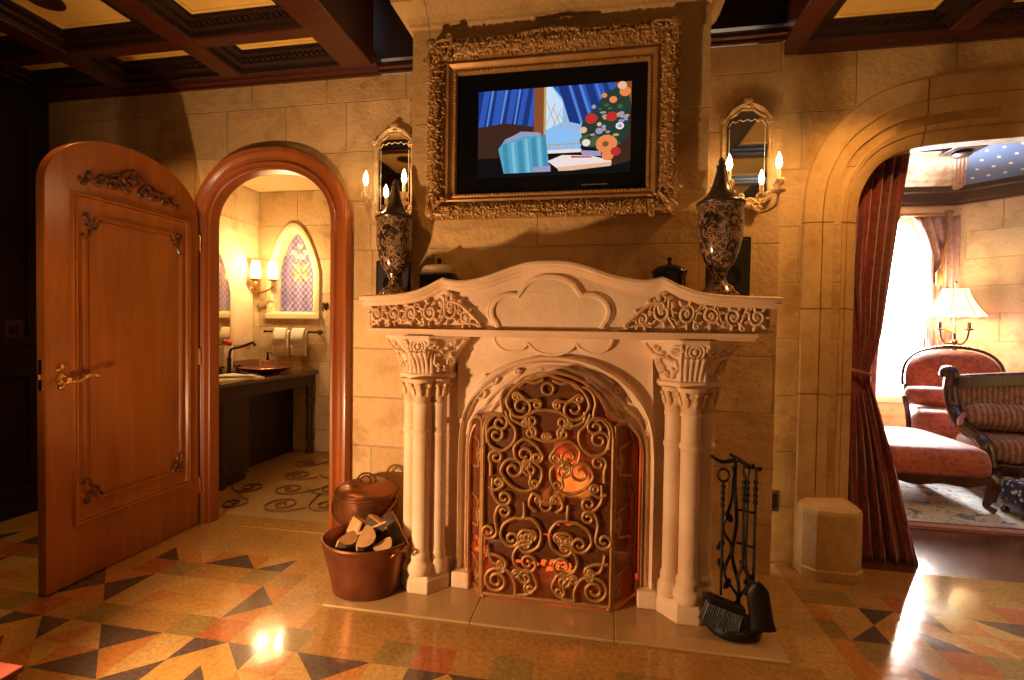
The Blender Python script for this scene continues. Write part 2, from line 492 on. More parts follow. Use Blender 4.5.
w = MB(); w.box(-3.75, -3.65, -2.75, 2.88, 0, 2.8)
for y in (-2.2, -1.3, -.4, .5, 1.4, 2.25):      # raised panel frames
    for z0, z1 in ((.15, .95), (1.1, 2.55)):
        for a in ((y - .36, y + .36, z0, z0 + .05), (y - .36, y + .36, z1 - .05, z1), (y - .36, y - .31, z0 + .05, z1 - .05), (y + .31, y + .36, z0 + .05, z1 - .05)):
            w.box(-3.652, -3.63, a[0], a[1], a[2], a[3])
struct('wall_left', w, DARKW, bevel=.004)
w = MB(); w.box(-4, 4.7, -2.85, -2.75, 0, 3.3); struct('wall_front', w, stone_wall('ashlar_front', 'x'), smooth=False)
w = MB(); w.box(3.55, 3.65, -2.75, 2.83, 0, 3.3); struct('wall_right', w, W_SIDE, smooth=False)

# chimney breast with flared cornice
def rect(x0, x1, y0, y1, z): return [(x0, y1, z), (x0, y0, z), (x1, y0, z), (x1, y1, z)]
b = MB()
rs = [(1.26, 0), (2.74, 0), (2.75, .012), (2.765, .015), (2.79, .03), (2.82, .065), (2.835, .085), (2.86, .088), (2.865, .10), (3.3, .10)]
b.loft([rect(-.955 - o, .468 + o, 2.37 - o, 2.695, z) for z, o in rs], closed=True, cap=True)
struct('wall_chimney', b, W_BREAST, smooth=False)

# ------------------------------------------------------------------ ceiling
c = MB()
c.box(-3.75, -1.47, -2.75, 2.88, 2.80, 2.9); c.box(1.0, 4.7, -2.75, 2.95, 2.80, 2.9)
c.box(-1.47, 1.0, -2.75, 2.88, 3.25, 3.35)
c.box(-1.47, .9, 2.685, 2.88, 2.80, 3.3)        # frieze above the stone in the deep coffer
c.box(.8, 5.8, 2.83, 2.95, 2.715, 3.3)
struct('ceiling', c, CEILD, smooth=False)
def beam(x0, x1, y0, y1, z0=2.72, z1=2.80, m=None):
    b = MB(); b.box(x0, x1, y0, y1, z0, z1); return struct('ceiling_beam', b, m or CEILW, bevel=.008)
beam(-1.47, -1.28, -2.75, 2.60, 2.715, 3.26); beam(.885, 1.0, -2.75, 2.84, 2.715, 3.26)
for x in (-2.24, -3.03): beam(x, x + .13, -2.75, 2.60)
for x in (1.63, 2.38, 3.1): beam(x, x + .10, -2.75, 2.74)
CWY = CEILW
for y in (2.23, 1.40, .57, -.26, -1.09, -1.92): beam(-3.65, -1.47, y, y + .085, 2.7225)
for y in (1.72, .89, .06, -.77, -1.6, -2.4): beam(1.0, 3.55, y, y + .085, 2.7225)
def cornice(x0, x1, yw, d=.10):
    m = MB(); pr = [(0, 2.712), (-.018, 2.712), (-.022, 2.722), (-.05, 2.728), (-.055, 2.738), (-.075, 2.745), (-.08, 2.757), (-.1, 2.765), (-.105, 2.80), (0, 2.80)]
    m.loft([[(x, yw + a * d / .1, z) for a, z in pr] for x in (x0, x1)], closed=True, cap=True)
    return struct('ceiling_moulding', m, CEILW)
cornice(-3.65, -1.28, 2.70); cornice(1.0, 3.6, 2.83)
m = MB()
for x0, x1 in ((-1.28, -.957), (.47, .885)):
    pr = [(0, 2.712), (-.02, 2.712), (-.02, 2.728), (-.035, 2.735), (-.035, 2.75), (-.012, 2.775), (0, 2.78)]
    m.loft([[(x, 2.685 + a, z) for a, z in pr] for x in (x0, x1)], closed=True, cap=True)
struct('ceiling_moulding', m, CEILW)
def coffer(x0, x1, y0, y1, px0, px1, py0, py1):
    m = MB()
    def rg(t, z): return rect(x0 + (px0 - x0) * t, x1 + (px1 - x1) * t, y0 + (py0 - y0) * t, y1 + (py1 - y1) * t, z)
    m.loft([rg(0, 2.80), rg(0, 2.73), rg(.10, 2.728), rg(.14, 2.745), rg(.45, 2.748), rg(.5, 2.765), rg(.85, 2.768), rg(.88, 2.78), rg(1, 2.781), rg(1, 2.80)], closed=True)
    nd = int((x1 - x0) / .035)
    for i in range(nd):                       # dentils along the far side
        xx = x0 + .03 + (x1 - x0 - .06) * i / max(nd - 1, 1)
        yy = y1 + (py1 - y1) * .6
        m.box(xx - .008, xx + .008, yy - .012, yy + .012, 2.756, 2.768)
    o = struct('ceiling_coffer', m, CEILD, smooth=False)
    p = MB(); p.box(px0, px1, py0, py1, 2.785, 2.80)
    for a in ((px0, px1, py0, py0 + .018), (px0, px1, py1 - .018, py1), (px0, px0 + .018, py0 + .018, py1 - .018), (px1 - .018, px1, py0 + .018, py1 - .018)):
        p.box(a[0], a[1], a[2], a[3], 2.777, 2.79)
    struct('ceiling_panel', p, GOLDP, bevel=.003)
cols = [(-3.58, -3.03, -3.46, -3.12), (-2.90, -2.24, -2.79, -2.365), (-2.11, -1.47, -2.01, -1.55)]
for x0, x1, a, bb in cols:
    coffer(x0, x1, 2.315, 2.60, a + .02, bb + .05, 2.34, 2.445)
    for y in (1.485, .655, -.175, -1.005, -1.835): coffer(x0, x1, y, y + .745, a, bb, y + .09, y + .645)
for x0, x1, a, bb in [(1.0, 1.63, 1.085, 1.515), (1.73, 2.38, 1.83, 2.28), (2.48, 3.1, 2.57, 3.0)]:
    for y in (1.805, .975, .145, -.685, -1.515): coffer(x0, x1, y, y + (.745 if y < 1.8 else .93), a, bb, y + .09, y + (.645 if y < 1.8 else .84))

# ------------------------------------------------------------------ bathroom doorway trim and door
prof = [(-.02, 2.745), (-.02, 2.70), (0, 2.672), (.05, 2.668), (.16, 2.672), (.20, 2.655), (.30, 2.650), (.36, 2.664), (.44, 2.668), (.60, 2.660), (.68, 2.645), (.80, 2.640), (.93, 2.643), (1.0, 2.655), (1.0, 2.71)]
m = MB()
rows = [[(a[0] + (b[0] - a[0]) * s, y, max(a[1] + (b[1] - a[1]) * s, 0)) for s, y in prof] for a, b in zip(DOOR_IN, DOOR_OUT)]
m.loft(rows)
struct('trim_doorway', m, TRIMW)

DX = -2.45
door = thing('door_1', 'tall arched walnut door standing open beside the bathroom doorway', 'door', (DX - .025, 2.645, 0))
door['kind'] = 'structure'
dl = [(1.79, .006)] + [(2.2175 + .4275 * math.cos(PI - PI * i / 28), 1.87 + .30 * math.sin(PI * i / 28) ** .92) for i in range(29)] + [(2.645, .006)]
m = MB(); m.prism(dl, 'x', DX - .048, DX)
part('leaf', m, DOORW, door, bevel=.004)
def frame_loop(pts, w_, h_, x):
    """raised moulding strip along a closed (y,z) outline on the door face"""
    b = MB(); n = len(pts); rows = []
    cy = sum(p[0] for p in pts) / n; cz = sum(p[1] for p in pts) / n
    for i in range(n):
        p = Vector(pts[i]); a = Vector(pts[i - 1]); c_ = Vector(pts[(i + 1) % n])
        d1 = (p - a).normalized(); d2 = (c_ - p).normalized()
        nn = Vector((-(d1.y + d2.y), d1.x + d2.x)).normalized()
        if nn.dot(p - Vector((cy, cz))) < 0: nn = -nn
        k = w_ / max(.5, abs(nn.dot(Vector((-d1.y, d1.x)))))
        rows.append([(x, *(p + nn * k * .5)), (x + h_, *(p + nn * k * .25)), (x + h_ * .6, *p), (x + h_ * .9, *(p - nn * k * .25)), (x, *(p - nn * k * .5))])
    rows.append(rows[0]); b.loft(rows); return b
part('panel_moulding', frame_loop([(1.915, .295), (2.56, .295), (2.56, 1.855), (1.915, 1.855)], .03, .016, DX), DOORW, door)
def notch(y0, y1, z0, z1, r):
    pts = []
    for cy, cz, a0 in ((y0, z0, PI / 2), (y1, z0, PI), (y1, z1, -PI / 2), (y0, z1, 0)):
        pts += [(cy + r * math.cos(a0 - PI / 2 * k / 6), cz + r * math.sin(a0 - PI / 2 * k / 6)) for k in range(7)]
    return pts
inner = notch(1.965, 2.505, .385, 1.765, .055)
part('panel_moulding', frame_loop(inner, .022, .013, DX), DOORW, door)
m = MB(); m.prism([(2.235 + (y - 2.235) * .95, 1.075 + (z - 1.075) * .98) for y, z in inner], 'x', DX - .002, DX + .006)
part('panel_field', m, DOORW, door, bevel=.004)
CARVW = wood('carved_walnut', (.055, .016, .007), (.12, .035, .012), .4, coat=.1)
def leafy(mb, segs, x, r=.008, flat=.7):
    for s in segs:
        n = len(s)
        mb.tube([(x, y, z) for y, z in s], [r * (.45 + .55 * math.sin(PI * min(1, .15 + i / (n - 1)))) for i in range(n)], 6)
m = MB()
yc, zc = 2.215, 1.975
for sgn in (-1, 1):
    f = lambda p: [(yc + sgn * y, zc + z) for y, z in p]
    leafy(m, [f(cscroll([(.0, .075), (.05, .06), (.085, .01), (.06, -.03)], 0, .02, -1, -1)), f(cscroll([(.03, -.02), (.08, .03), (.13, .015)], .015, .018, 1, -1)),
              f(cscroll([(.10, -.02), (.16, .005), (.20, -.03)], .012, .014, 1, -1)), f(cscroll([(.18, -.02), (.235, -.03), (.265, -.045)], .01, .01, 1, 1))], DX + .004, .010)
    for k in range(12):
        a = .02 + .235 * k / 11
        m.ell((DX + .006, yc + sgn * a, zc + .025 * math.cos(k * 1.9) - .12 * (a / .26) ** 2 * .35), (.013, .020, .013), Matrix.Rotation(sgn * k * .8, 3, 'X'))
m.ell((DX + .006, yc, zc + .03), (.014, .03, .035)); m.ell((DX + .006, yc, zc + .07), (.01, .018, .022))
part('carved_crest', m, CARVW, door)
for k, (y, z) in enumerate(((1.985, 1.735), (2.485, 1.735), (1.985, .415), (2.485, .415))):
    m = MB(); sy = 1 if y < 2.2 else -1; sz = -1 if z > 1 else 1
    f = lambda p: [(y + sy * a, z + sz * b) for a, b in p]
    leafy(m, [f(cscroll([(-.02, -.02), (.02, .0), (.05, -.012)], .012, .013, 1, -1)), f(cscroll([(-.02, -.02), (.0, .03), (-.012, .07)], 0, .013, 1, 1)), f([(-.02, -.03), (.01, .012), (.03, .03)])], DX + .004, .009)
    for q in range(5): m.ell((DX + .005, y + sy * (-.012 + .012 * q), z + sz * (-.012 + .01 * ((q * 3) % 5))), (.01, .012, .008), Matrix.Rotation(q, 3, 'X'))
    part('carved_corner', m, CARVW, door)
# lever handle, escutcheon and latch
LATCH = mat('polished_brass', (.80, .56, .24), None, rough=.22, metal=1)
h = MB(); hy, hz = 1.855, .985
h.ell((DX + .006, hy, hz), (.008, .024, .03)); h.ell((DX + .006, hy, hz + .06), (.007, .014, .018)); h.ell((DX + .006, hy - .015, hz + .045), (.006, .01, .008)); h.ell((DX + .006, hy, hz - .035), (.006, .012, .014))
part('escutcheon', h, LATCH, door)
h = MB(); h.tube([(DX, hy, hz), (DX + .05, hy, hz)], .011)
h.tube(smooth_path([(DX + .05, hy - .035, hz - .028), (DX + .05, hy - .01, hz - .012), (DX + .052, hy + .04, hz - .01), (DX + .052, hy + .085, hz + .012), (DX + .05, hy + .125, hz + .012)], 6), .0085)
h.ell((DX + .05, hy - .036, hz - .028), (.012, .014, .012)); h.ell((DX + .05, hy + .128, hz + .008), (.011, .011, .012))
part('lever_handle', h, LATCH, door)
h = MB(); h.box(DX - .036, DX - .012, 1.786, 1.792, .94, 1.08); h.box(DX - .03, DX - .018, 1.775, 1.79, .99, 1.015)
part('latch_plate', h, LATCH, door, bevel=.002)
for z in (.25, 1.05, 1.75):
    h = MB(); h.tube([(DX + .004, 2.648, z - .05), (DX + .004, 2.648, z + .05)], .008); part('hinge', h, LATCH, door)
h = MB(); h.box(-3.65, -3.642, 2.44, 2.54, 1.13, 1.26); h.mi = 0
sp = one('switch_plate', h, mat('bronze_plate', (.10, .06, .04), None, rough=.4, metal=.6), 'dark bronze switch plate on the dark panelled wall behind the open door', 'switch plate', bevel=.003)
h = MB(); h.box(-3.642, -3.632, 2.465, 2.485, 1.17, 1.22); part('switch', h, BLACK, sp, bevel=.002)
h = MB(); h.box(-3.642, -3.632, 2.495, 2.515, 1.17, 1.22); part('switch', h, BLACK, sp, bevel=.002)
# ------------------------------------------------------------------ hearth and fireplace
m = MB(); m.box(-1.199, -.52, 1.976, 2.69, 0, .012); m.box(-.519, .08, 1.976, 2.78, 0, .012); m.box(.081, .73, 1.976, 2.69, 0, .012)
struct('floor_hearth', m, HEARTH, bevel=.004)
HZ = .012
fp = thing('fireplace', 'carved pale limestone fireplace with clustered columns and scrolled mantel', 'fireplace', (CX, 2.3, HZ))
# --- mantel
TOP = [(0, 1.541), (.05, 1.540), (.10, 1.534), (.15, 1.520), (.20, 1.502), (.25, 1.484), (.30, 1.470), (.35, 1.461), (.40, 1.459), (.44, 1.465), (.462, 1.472), (.485, 1.462), (.53, 1.438), (.58, 1.418), (.63, 1.406), (.70, 1.398), (.78, 1.394), (.86, 1.391), (.895, 1.391)]
def topz(u):
    u = abs(u)
    for (a, za), (b, zb) in zip(TOP[:-1], TOP[1:]):
        if u <= b: return za + (zb - za) * (u - a) / (b - a)
    return TOP[-1][1]
us = sorted(set([-a for a, _ in TOP[:-2]] + [a for a, _ in TOP[:-2]] + [-.736, -.735, .687, .688, -.858, -.836, .89, .918]))
m = MB(); rows = []
for u in us:
    z = topz(u); x = CX + u
    end = u < -.85 or u > .90
    yb = 2.37 if -.7355 < u < .6875 else 2.69
    f = .02 if end else 0
    rows.append([(x, yb, 1.390), (x, 2.175, 1.390), (x, 2.165, z), (x, 2.06 + f, z), (x, 2.047 + f, z - .006), (x, 2.045 + f, z - .016), (x, 2.052 + f, z - .021), (x, 2.066 + f, z - .024), (x, 2.066, z - .027), (x, 2.082, z - .031), (x, 2.092, z - .037), (x, 2.097, z - .043), (x, 2.100, z - .046), (x, 2.116, z - .048), (x, 2.155, z - .048), (x, 2.165, 1.343), (x, yb, 1.343)])
m.loft(rows, closed=True, cap=True)
part('mantel_shelf', m, CARVE, fp)
m = MB()
bu = [u for u in us if -.84 < u < .895]
m.loft([[(CX + u, 2.37 if -.7355 < u < .6875 else 2.69, 1.345), (CX + u, 2.16, 1.345), (CX + u, 2.16, topz(u) - .04), (CX + u, 2.12, topz(u) - .04), (CX + u, 2.12, 1.246), (CX + u, 2.37 if -.7355 < u < .6875 else 2.69, 1.246)] for u in bu], closed=True, cap=True)
part('frieze', m, CARVE, fp)
m = MB()
pr = [(2.69, 1.212), (2.135, 1.212), (2.12, 1.216), (2.11, 1.226), (2.092, 1.229), (2.085, 1.236), (2.085, 1.243), (2.10, 1.245), (2.69, 1.245)]
m.loft([[(CX + u, y, z) for y, z in pr] for u in (-.828, .838)], closed=True, cap=True)
part('ledge', m, CARVE, fp)
# trefoil field on the frieze (raised outline and sunk plane)
def rail(mb, pts, y, r, flat=.8): mb.tube([(x, y, z) for x, z in pts], r, 8, flat=flat)
def arc(cx, cz, rx, rz, a0, a1, n=16): return [(cx + rx * math.cos(a0 + (a1 - a0) * i / n), cz + rz * math.sin(a0 + (a1 - a0) * i / n)) for i in range(n + 1)]
tre = [(CX - .225, 1.255)] + arc(CX - .165, 1.325, .088, .074, PI * 1.22, PI * .40) + arc(CX, 1.395, .125, .082, PI * .90, PI * .10, 24) + arc(CX + .165, 1.325, .088, .074, PI * .60, -PI * .22) + [(CX + .225, 1.255)]
m = MB(); rail(m, tre, 2.112, .012)
tre2 = [(CX + (x - CX) * 1.075, 1.25 + (z - 1.25) * 1.04) for x, z in tre]
rail(m, [p for p in tre2 if abs(p[0] - CX) > .15], 2.118, .007)
m.prism([p for p in tre], 'y', 2.114, 2.121)
part('trefoil_panel', m, CARVE, fp)
# carved foliage on both sides of the frieze
def foliage(s):
    m = MB()
    KU, KZ = (1.045 if s > 0 else .985), 1.27
    fz = lambda z: 1.254 + (z - 1.254) * (KZ if z < 1.34 else 1.05 + .22 * (1.42 - z) / .08)
    F = lambda p: [(CX + s * u * KU, fz(z)) for u, z in p]
    def st(pts, r=.0085):
        n = len(pts); m.tube([(x, 2.108, z) for x, z in F(pts)], [r * (.55 + .45 * math.sin(PI * (.12 + .8 * i / (n - 1)))) for i in range(n)], 6, flat=1.7)
    for i, (u, z, r) in enumerate(((.80, 1.298, .030), (.715, 1.300, .030), (.63, 1.302, .031), (.54, 1.306, .034), (.45, 1.312, .036), (.375, 1.288, .026))):
        d = 1 if i % 2 else -1
        st(spiral(u, z, .004, r, i * 1.3, 1.6 * d), .0085)
        m.ell((CX + s * u * KU, 2.106, fz(z)), (.012, .012, .012))
        for k in range(7):
            a = k * PI * 2 / 7 + i
            R = Matrix.Rotation(-a * s if s > 0 else a, 3, 'Y')
            m.ell((CX + s * KU * (u + (r + .008) * math.cos(a)), 2.108, min(fz(z + (r + .006) * math.sin(a)), topz(u) - .055)), (.015, .014, .0075), R, 8, 4)
        if i < 5: st(cscroll([(u - .035, z - .03 * d), (u - .05, z), (u - .06, z + .032 * d)], .008, .010, d, -d), .006)
    st([(.50, 1.262), (.47, 1.30), (.475, 1.36), (.44, 1.385)], .009)
    st(cscroll([(.44, 1.345), (.40, 1.335), (.35, 1.30), (.31, 1.272)], .016, .008, -1, 1), .010)
    st([(.41, 1.265), (.36, 1.27), (.30, 1.258)], .008)
    for u, z in ((.46, 1.392), (.438, 1.372), (.48, 1.372), (.425, 1.352), (.40, 1.352), (.49, 1.345)): m.ell((CX + s * u * KU, 2.108, z + .015), (.018, .014, .013), Matrix.Rotation(u * 40, 3, 'Y'), 8, 5)
    rail(m, F([(.85, 1.254), (.28, 1.254)]), 2.119, .004); rail(m, F([(.845, 1.252), (.845, 1.325)]), 2.119, .004)
    return part('foliage_carving', m, CARVE_D, fp)
foliage(1); foliage(-1)
# --- body behind the columns, with the firebox opening
m = MB()
m.prism([(CX - .70, HZ), (CX - .42, HZ), (CX - .42, 1.08), (CX + .42, 1.08), (CX + .42, HZ), (CX + .70, HZ), (CX + .70, 1.212), (CX - .70, 1.212)], 'y', 2.335, 2.695)
part('body', m, CARVE, fp, smooth=False)
CO = -.205
INH = [(.40, HZ), (.40, .60), (.40, .70), (.387, .76), (.35, .808), (.305, .83), (.262, .838), (.238, .858), (.226, .90), (.195, .95), (.14, 1.0), (.07, 1.032), (0, 1.044)]
OUH = [(.455, HZ), (.455, .62), (.453, .70), (.447, .78), (.43, .86), (.398, .93), (.345, 1.0), (.28, 1.05), (.20, 1.09), (.12, 1.113), (.06, 1.123), (0, 1.126)]
def full(h, n):
    p = resample([(u, z, 0) for u, z in h], n)
    a = [(CO - v.x, v.y) for v in p]
    return a + [(2 * CO - x, z) for x, z in reversed(a[:-1])]
IN = full(INH, 44); OU = full(OUH, 44)
prof = [(0, 2.40), (0, 2.262), (.05, 2.255), (.10, 2.258), (.14, 2.272), (.22, 2.29), (.30, 2.282), (.36, 2.268), (.42, 2.274), (.55, 2.286), (.72, 2.284), (.80, 2.268), (.86, 2.250), (.93, 2.246), (1.0, 2.252), (1.04, 2.272), (1.06, 2.29)]
m = MB()
m.loft([[(a[0] + (b[0] - a[0]) * s, y, max(a[1] + (b[1] - a[1]) * s, HZ)) for s, y in prof] for a, b in zip(IN, OU)])
# spandrel face outside the arch, up to the ledge
sp = []
for a, b in zip(IN, OU):
    o = (a[0] + (b[0] - a[0]) * 1.05, a[1] + (b[1] - a[1]) * 1.05)
    t = (CX + max(-.475, min(.475, (o[0] - CX) * 1.03)), 1.213 if abs(o[0] - CX) < .44 and o[1] > .72 else o[1])
    sp.append((o, t))
m.loft([[(o[0], 2.285, o[1]), (o[0] * .5 + t[0] * .5, 2.283, o[1] * .5 + t[1] * .5), (t[0], 2.28, t[1]), (t[0], 2.34, t[1])] for o, t in sp])
part('arched_surround', m, CARVE, fp)
m = MB()
for s in (-1, 1):            # mouchettes and cusps cut in the spandrels of the arch
    F = lambda p: [(CO + s * u, z) for u, z in p]
    for pts, r in ((cscroll([(.43, .80), (.40, .88), (.35, .95), (.30, .99)], .012, .016, -1 * s, 1 * s), .009), ([(.415, .74), (.405, .80), (.375, .85), (.33, .885)], .008), (cscroll([(.33, .885), (.30, .93), (.24, .985), (.17, 1.035)], 0, .014, 1, s), .010), ([(.30, .86), (.27, .91), (.225, .965), (.15, 1.03), (.06, 1.065)], .007), (arc(.30, 1.02, .03, .035, PI * .9, PI * 2.1), .007), (arc(.35, .945, .022, .028, PI * .9, PI * 2.1), .006), ([(.25, 1.045), (.17, 1.075), (.08, 1.09), (0, 1.094)], .007)):
        rail(m, F(pts), 2.276, r * 1.15, 1.4)
part('tracery', m, CARVE, fp)
m = MB()                      # hanging cloud-shaped panel below the ledge
cl = arc(CX - .19, 1.215, .085, .072, PI, PI * 1.86) + arc(CX, 1.21, .115, .078, PI * 1.14, PI * 1.86, 22) + arc(CX + .19, 1.215, .085, .072, PI * 1.14, PI * 2)
m.prism(cl + [(CX + .275, 1.213), (CX - .275, 1.213)], 'y', 2.262, 2.285); rail(m, cl, 2.262, .007)
part('cloud_panel', m, CARVE, fp)
# --- column clusters
def cluster(s):
    c0 = CX + s * (.606 if s > 0 else .594)
    for dx, y, r in ((-.068, 2.215, .034), (0, 2.172, .041), (.068, 2.215, .034)):
        m = MB(); cc = (c0 + dx, y, 0)
        m.lathe([(r * 1.28, .10), (r * 1.45, .115), (r * 1.5, .135), (r * 1.4, .152), (r * 1.22, .158), (r * 1.12, .172), (r * 1.22, .182), (r * 1.18, .197), (r * 1.02, .205), (r, .215), (r, .745), (r * 1.06, .75), (r * 1.16, .758), (r * 1.16, .768), (r * 1.05, .776), (r, .78), (r, .885), (r * 1.05, .89), (r * 1.12, .895), (r * 1.12, .902), (r, .908)], cc, 20)
        part('column', m, CARVE, fp)
        m = MB()              # small leafy capital of the shaft
        m.lathe([(r, .90), (r * 1.08, .92), (r * 1.1, .95), (r * 1.3, .985), (r * 1.5, 1.005), (r * 1.5, 1.012)], cc, 16)
        for k in range(8):
            a = k * PI / 4 + .2
            m.ell((cc[0] + r * 1.22 * math.cos(a), cc[1] + r * 1.22 * math.sin(a), .955), (.008, .013, .028), Matrix.Rotation(a, 3, 'Z') @ Matrix.Rotation(.25, 3, 'Y'), 8, 5)
            m.ell((cc[0] + r * 1.45 * math.cos(a), cc[1] + r * 1.45 * math.sin(a), .985), (.010, .012, .009), None, 8, 5)
        part('capital', m, CARVE_D, fp)
    def hexa(w, d, z, ch): # chamfered plan
        return [(c0 - w, 2.36, z), (c0 - w, 2.225 - d * .1, z), (c0 - ch, 2.155 - d, z), (c0 + ch, 2.155 - d, z), (c0 + w, 2.225 - d * .1, z), (c0 + w, 2.36, z)]
    m = MB()
    m.loft([hexa(.120, .016, HZ, .046), hexa(.120, .016, .07, .046), hexa(.117, .010, .078, .045), hexa(.115, .008, .092, .044), hexa(.110, -.004, .104, .042), hexa(.106, -.01, .108, .04)], closed=True, cap=True)
    part('plinth', m, CARVE, fp, smooth=False, bevel=.005)
    m = MB()
    m.loft([hexa(.120, -.005, 1.008, .050), hexa(.130, .002, 1.014, .053), hexa(.132, .004, 1.03, .053), hexa(.124, -.004, 1.038, .050)], closed=True, cap=True)
    part('abacus', m, CARVE, fp, smooth=False, bevel=.003)
    m = MB(); rows = []
    for i in range(13):
        t = i / 12; k = t ** 1.6
        rows.append(hexa((.118 + .085 * k), (-.008 + .055 * k), 1.036 + .164 * t, .046 + .006 * k))
    rows.append(hexa(.208, .05, 1.203, .054)); rows.append(hexa(.208, .05, 1.213, .054))
    m.loft(rows, closed=True, cap=True)
    part('corbel', m, CARVE, fp, smooth=False)
    m = MB()      # fluted centre with a roundel
    for dx in (-.028, -.0095, .0095, .028):
        m.tube([(c0 + dx * (1 + .25 * (i / 8)), 2.163 - .055 * (i / 8) ** 1.6 - .003, 1.04 + .10 * i / 8) for i in range(9)], .0075, 8)
    yy = 2.112
    for R, r in ((.036, .006), (.022, .005)): m.tube([(c0 + R * math.cos(a * PI / 12), yy + .004, 1.165 + R * math.sin(a * PI / 12)) for a in range(24)], r, 6, closed=True)
    m.ell((c0, yy + .003, 1.165), (.012, .010, .012))
    for sd in (-1, 1): m.tube([(c0 + sd * (.049 + .006 * (i / 8) ** 1.6), 2.166 - .055 * (i / 8) ** 1.6 - .003, 1.04 + .155 * i / 8) for i in range(9)], .007, 6)
    part('rosette', m, CARVE, fp)
    for sd in (-1, 1):      # scroll carving on the two slanted faces
        m = MB()
        def Q(a, z):    # a 0..1 across the slanted face
            k = ((z - 1.036) / .164) ** 1.6
            w, d, ch = (.118 + .085 * k), (-.008 + .055 * k), .046 + .006 * k
            x0, y0 = ch, 2.155 - d; x1, y1 = w, 2.225 - d * .1
            return (c0 + sd * (x0 + (x1 - x0) * a), y0 + (y1 - y0) * a - .003, z)
        for pts, r in ((spiral(.45, 1.165, .002, .026, 0, 1.5), .008), (spiral(.55, 1.092, .002, .026, 2, -1.5), .008)):
            cz = 1.165 if pts[0][1] > 1.13 else 1.092
            m.tube([Q(.5 + (p[0] - .5) * 7, p[1]) for p in pts], r * 1.15, 6)
        m.tube([Q(a, z) for a, z in ((.95, 1.195), (.9, 1.15), (.2, 1.125), (.15, 1.09), (.5, 1.055))], .009, 6)
        random.seed(3)
        for q in range(16):
            a, z = random.uniform(.15, .95), random.uniform(1.05, 1.195)
            m.ell(Q(a, z), (.015, .013, .010), Matrix.Rotation(q, 3, 'Y'), 8, 5)
        part('scroll_carving', m, CARVE_D, fp)
cluster(1); cluster(-1)
for s in (-1, 1):    # feet of the arch mouldings
    m = MB(); x0, x1 = CO + s * .388, CO + s * .475
    m.box(min(x0, x1), max(x0, x1), 2.225, 2.40, HZ, .09); part('arch_foot', m, CARVE, fp, bevel=.008, smooth=False)
# --- firebox lining
m = MB()
m.box(CX - .425, CX - .40, 2.405, 2.80, HZ, 1.08); m.box(CX + .40, CX + .425, 2.405, 2.80, HZ, 1.08); m.box(CX - .42, CX + .42, 2.78, 2.83, HZ, 1.08); m.box(CX - .42, CX + .42, 2.405, 2.80, 1.065, 1.085)
part('firebox', m, SOOT, fp, smooth=False)

# ------------------------------------------------------------------ logs, grate and flames
g = thing('fire_grate', 'black iron fire grate inside the fireplace opening', 'grate', (CX, 2.58, HZ))
m = MB()
for k in range(7):
    x = CX - .24 + .08 * k
    m.tube([(x, 2.46, .16), (x, 2.465, .10), (x, 2.50, .085), (x, 2.70, .085), (x, 2.72, .14)], .009, 6)
part('bars', m, IRON, g)
m = MB()
for y in (2.49, 2.68):
    m.tube([(CX - .27, y, .08), (CX + .27, y, .08)], .009, 6)
part('cross_bar', m, IRON, g)
for x in (CX - .22, CX + .22):
    for y in (2.49, 2.68):
        m = MB(); m.tube([(x, y, .08), (x, y, HZ)], .010, 6); part('leg', m, IRON, g)
BARK = mat('log_bark', (.10, .05, .025), (.045, .022, .012), 22, .9, bump=.008, bscale=35)
CUT = mat('split_wood', (.55, .32, .13), (.42, .22, .08), 18, .75, bump=.002)
CHAR = mat('charred_log', (.02, .012, .010), (.05, .022, .012), 14, .9, bump=.008)
def log(name, p, d, L, r, label, group, a=CUT, b=BARK, wedge=True, ang=0):
    m = MB(); d = Vector(d).normalized(); q = d.to_track_quat('Z', 'Y').to_matrix().to_4x4()
    n = 14; sec = []
    for k in range(n):
        t = 2 * PI * k / n
        x, y = r * math.cos(t), r * math.sin(t)
        if wedge and y > .12 * r: y = .12 * r + (y - .12 * r) * .12
        sec.append((x, y))
    M_ = Matrix.Translation(p) @ q @ Matrix.Rotation(ang, 4, 'Z')
    rows = []
    for i in range(6):
        z = -L / 2 + L * i / 5
        rows.append([tuple(M_ @ Vector((x * (1 + .05 * math.sin(i * 2 + k)), y * (1 + .06 * math.cos(i * 1.7 + k)), z))) for k, (x, y) in enumerate(sec)])
    m.mi = 1; m.loft(rows, closed=True)
    m.mi = 0
    for r_ in (rows[0], rows[-1]): m.face(r_)
    for f in m.bm.faces:
        pass
    o = part(name, m, [a, b], None, smooth=False)
    for pz in o.data.polygons:
        ks = len(pz.vertices)
        if ks == 4 and wedge:
            cen = M_.inverted() @ Vector(pz.center)
            if cen.y > .05 * r: pz.material_index = 0
    return setp(o, label, 'log', group)
G = 'charred logs on the grate'
log('firewood_log', (CX - .02, 2.53, .145), (1, .08, .02), .50, .048, 'charred log lying along the front of the fire grate', G, CHAR, CHAR, False)
log('firewood_log', (CX + .03, 2.65, .145), (1, -.06, 0), .46, .05, 'charred log lying along the back of the fire grate', G, CHAR, CHAR, False)
log('firewood_log', (CX - .03, 2.59, .228), (1, .28, .05), .40, .042, 'charred log lying crosswise on top of the two others in the fire', G, CHAR, CHAR, False)
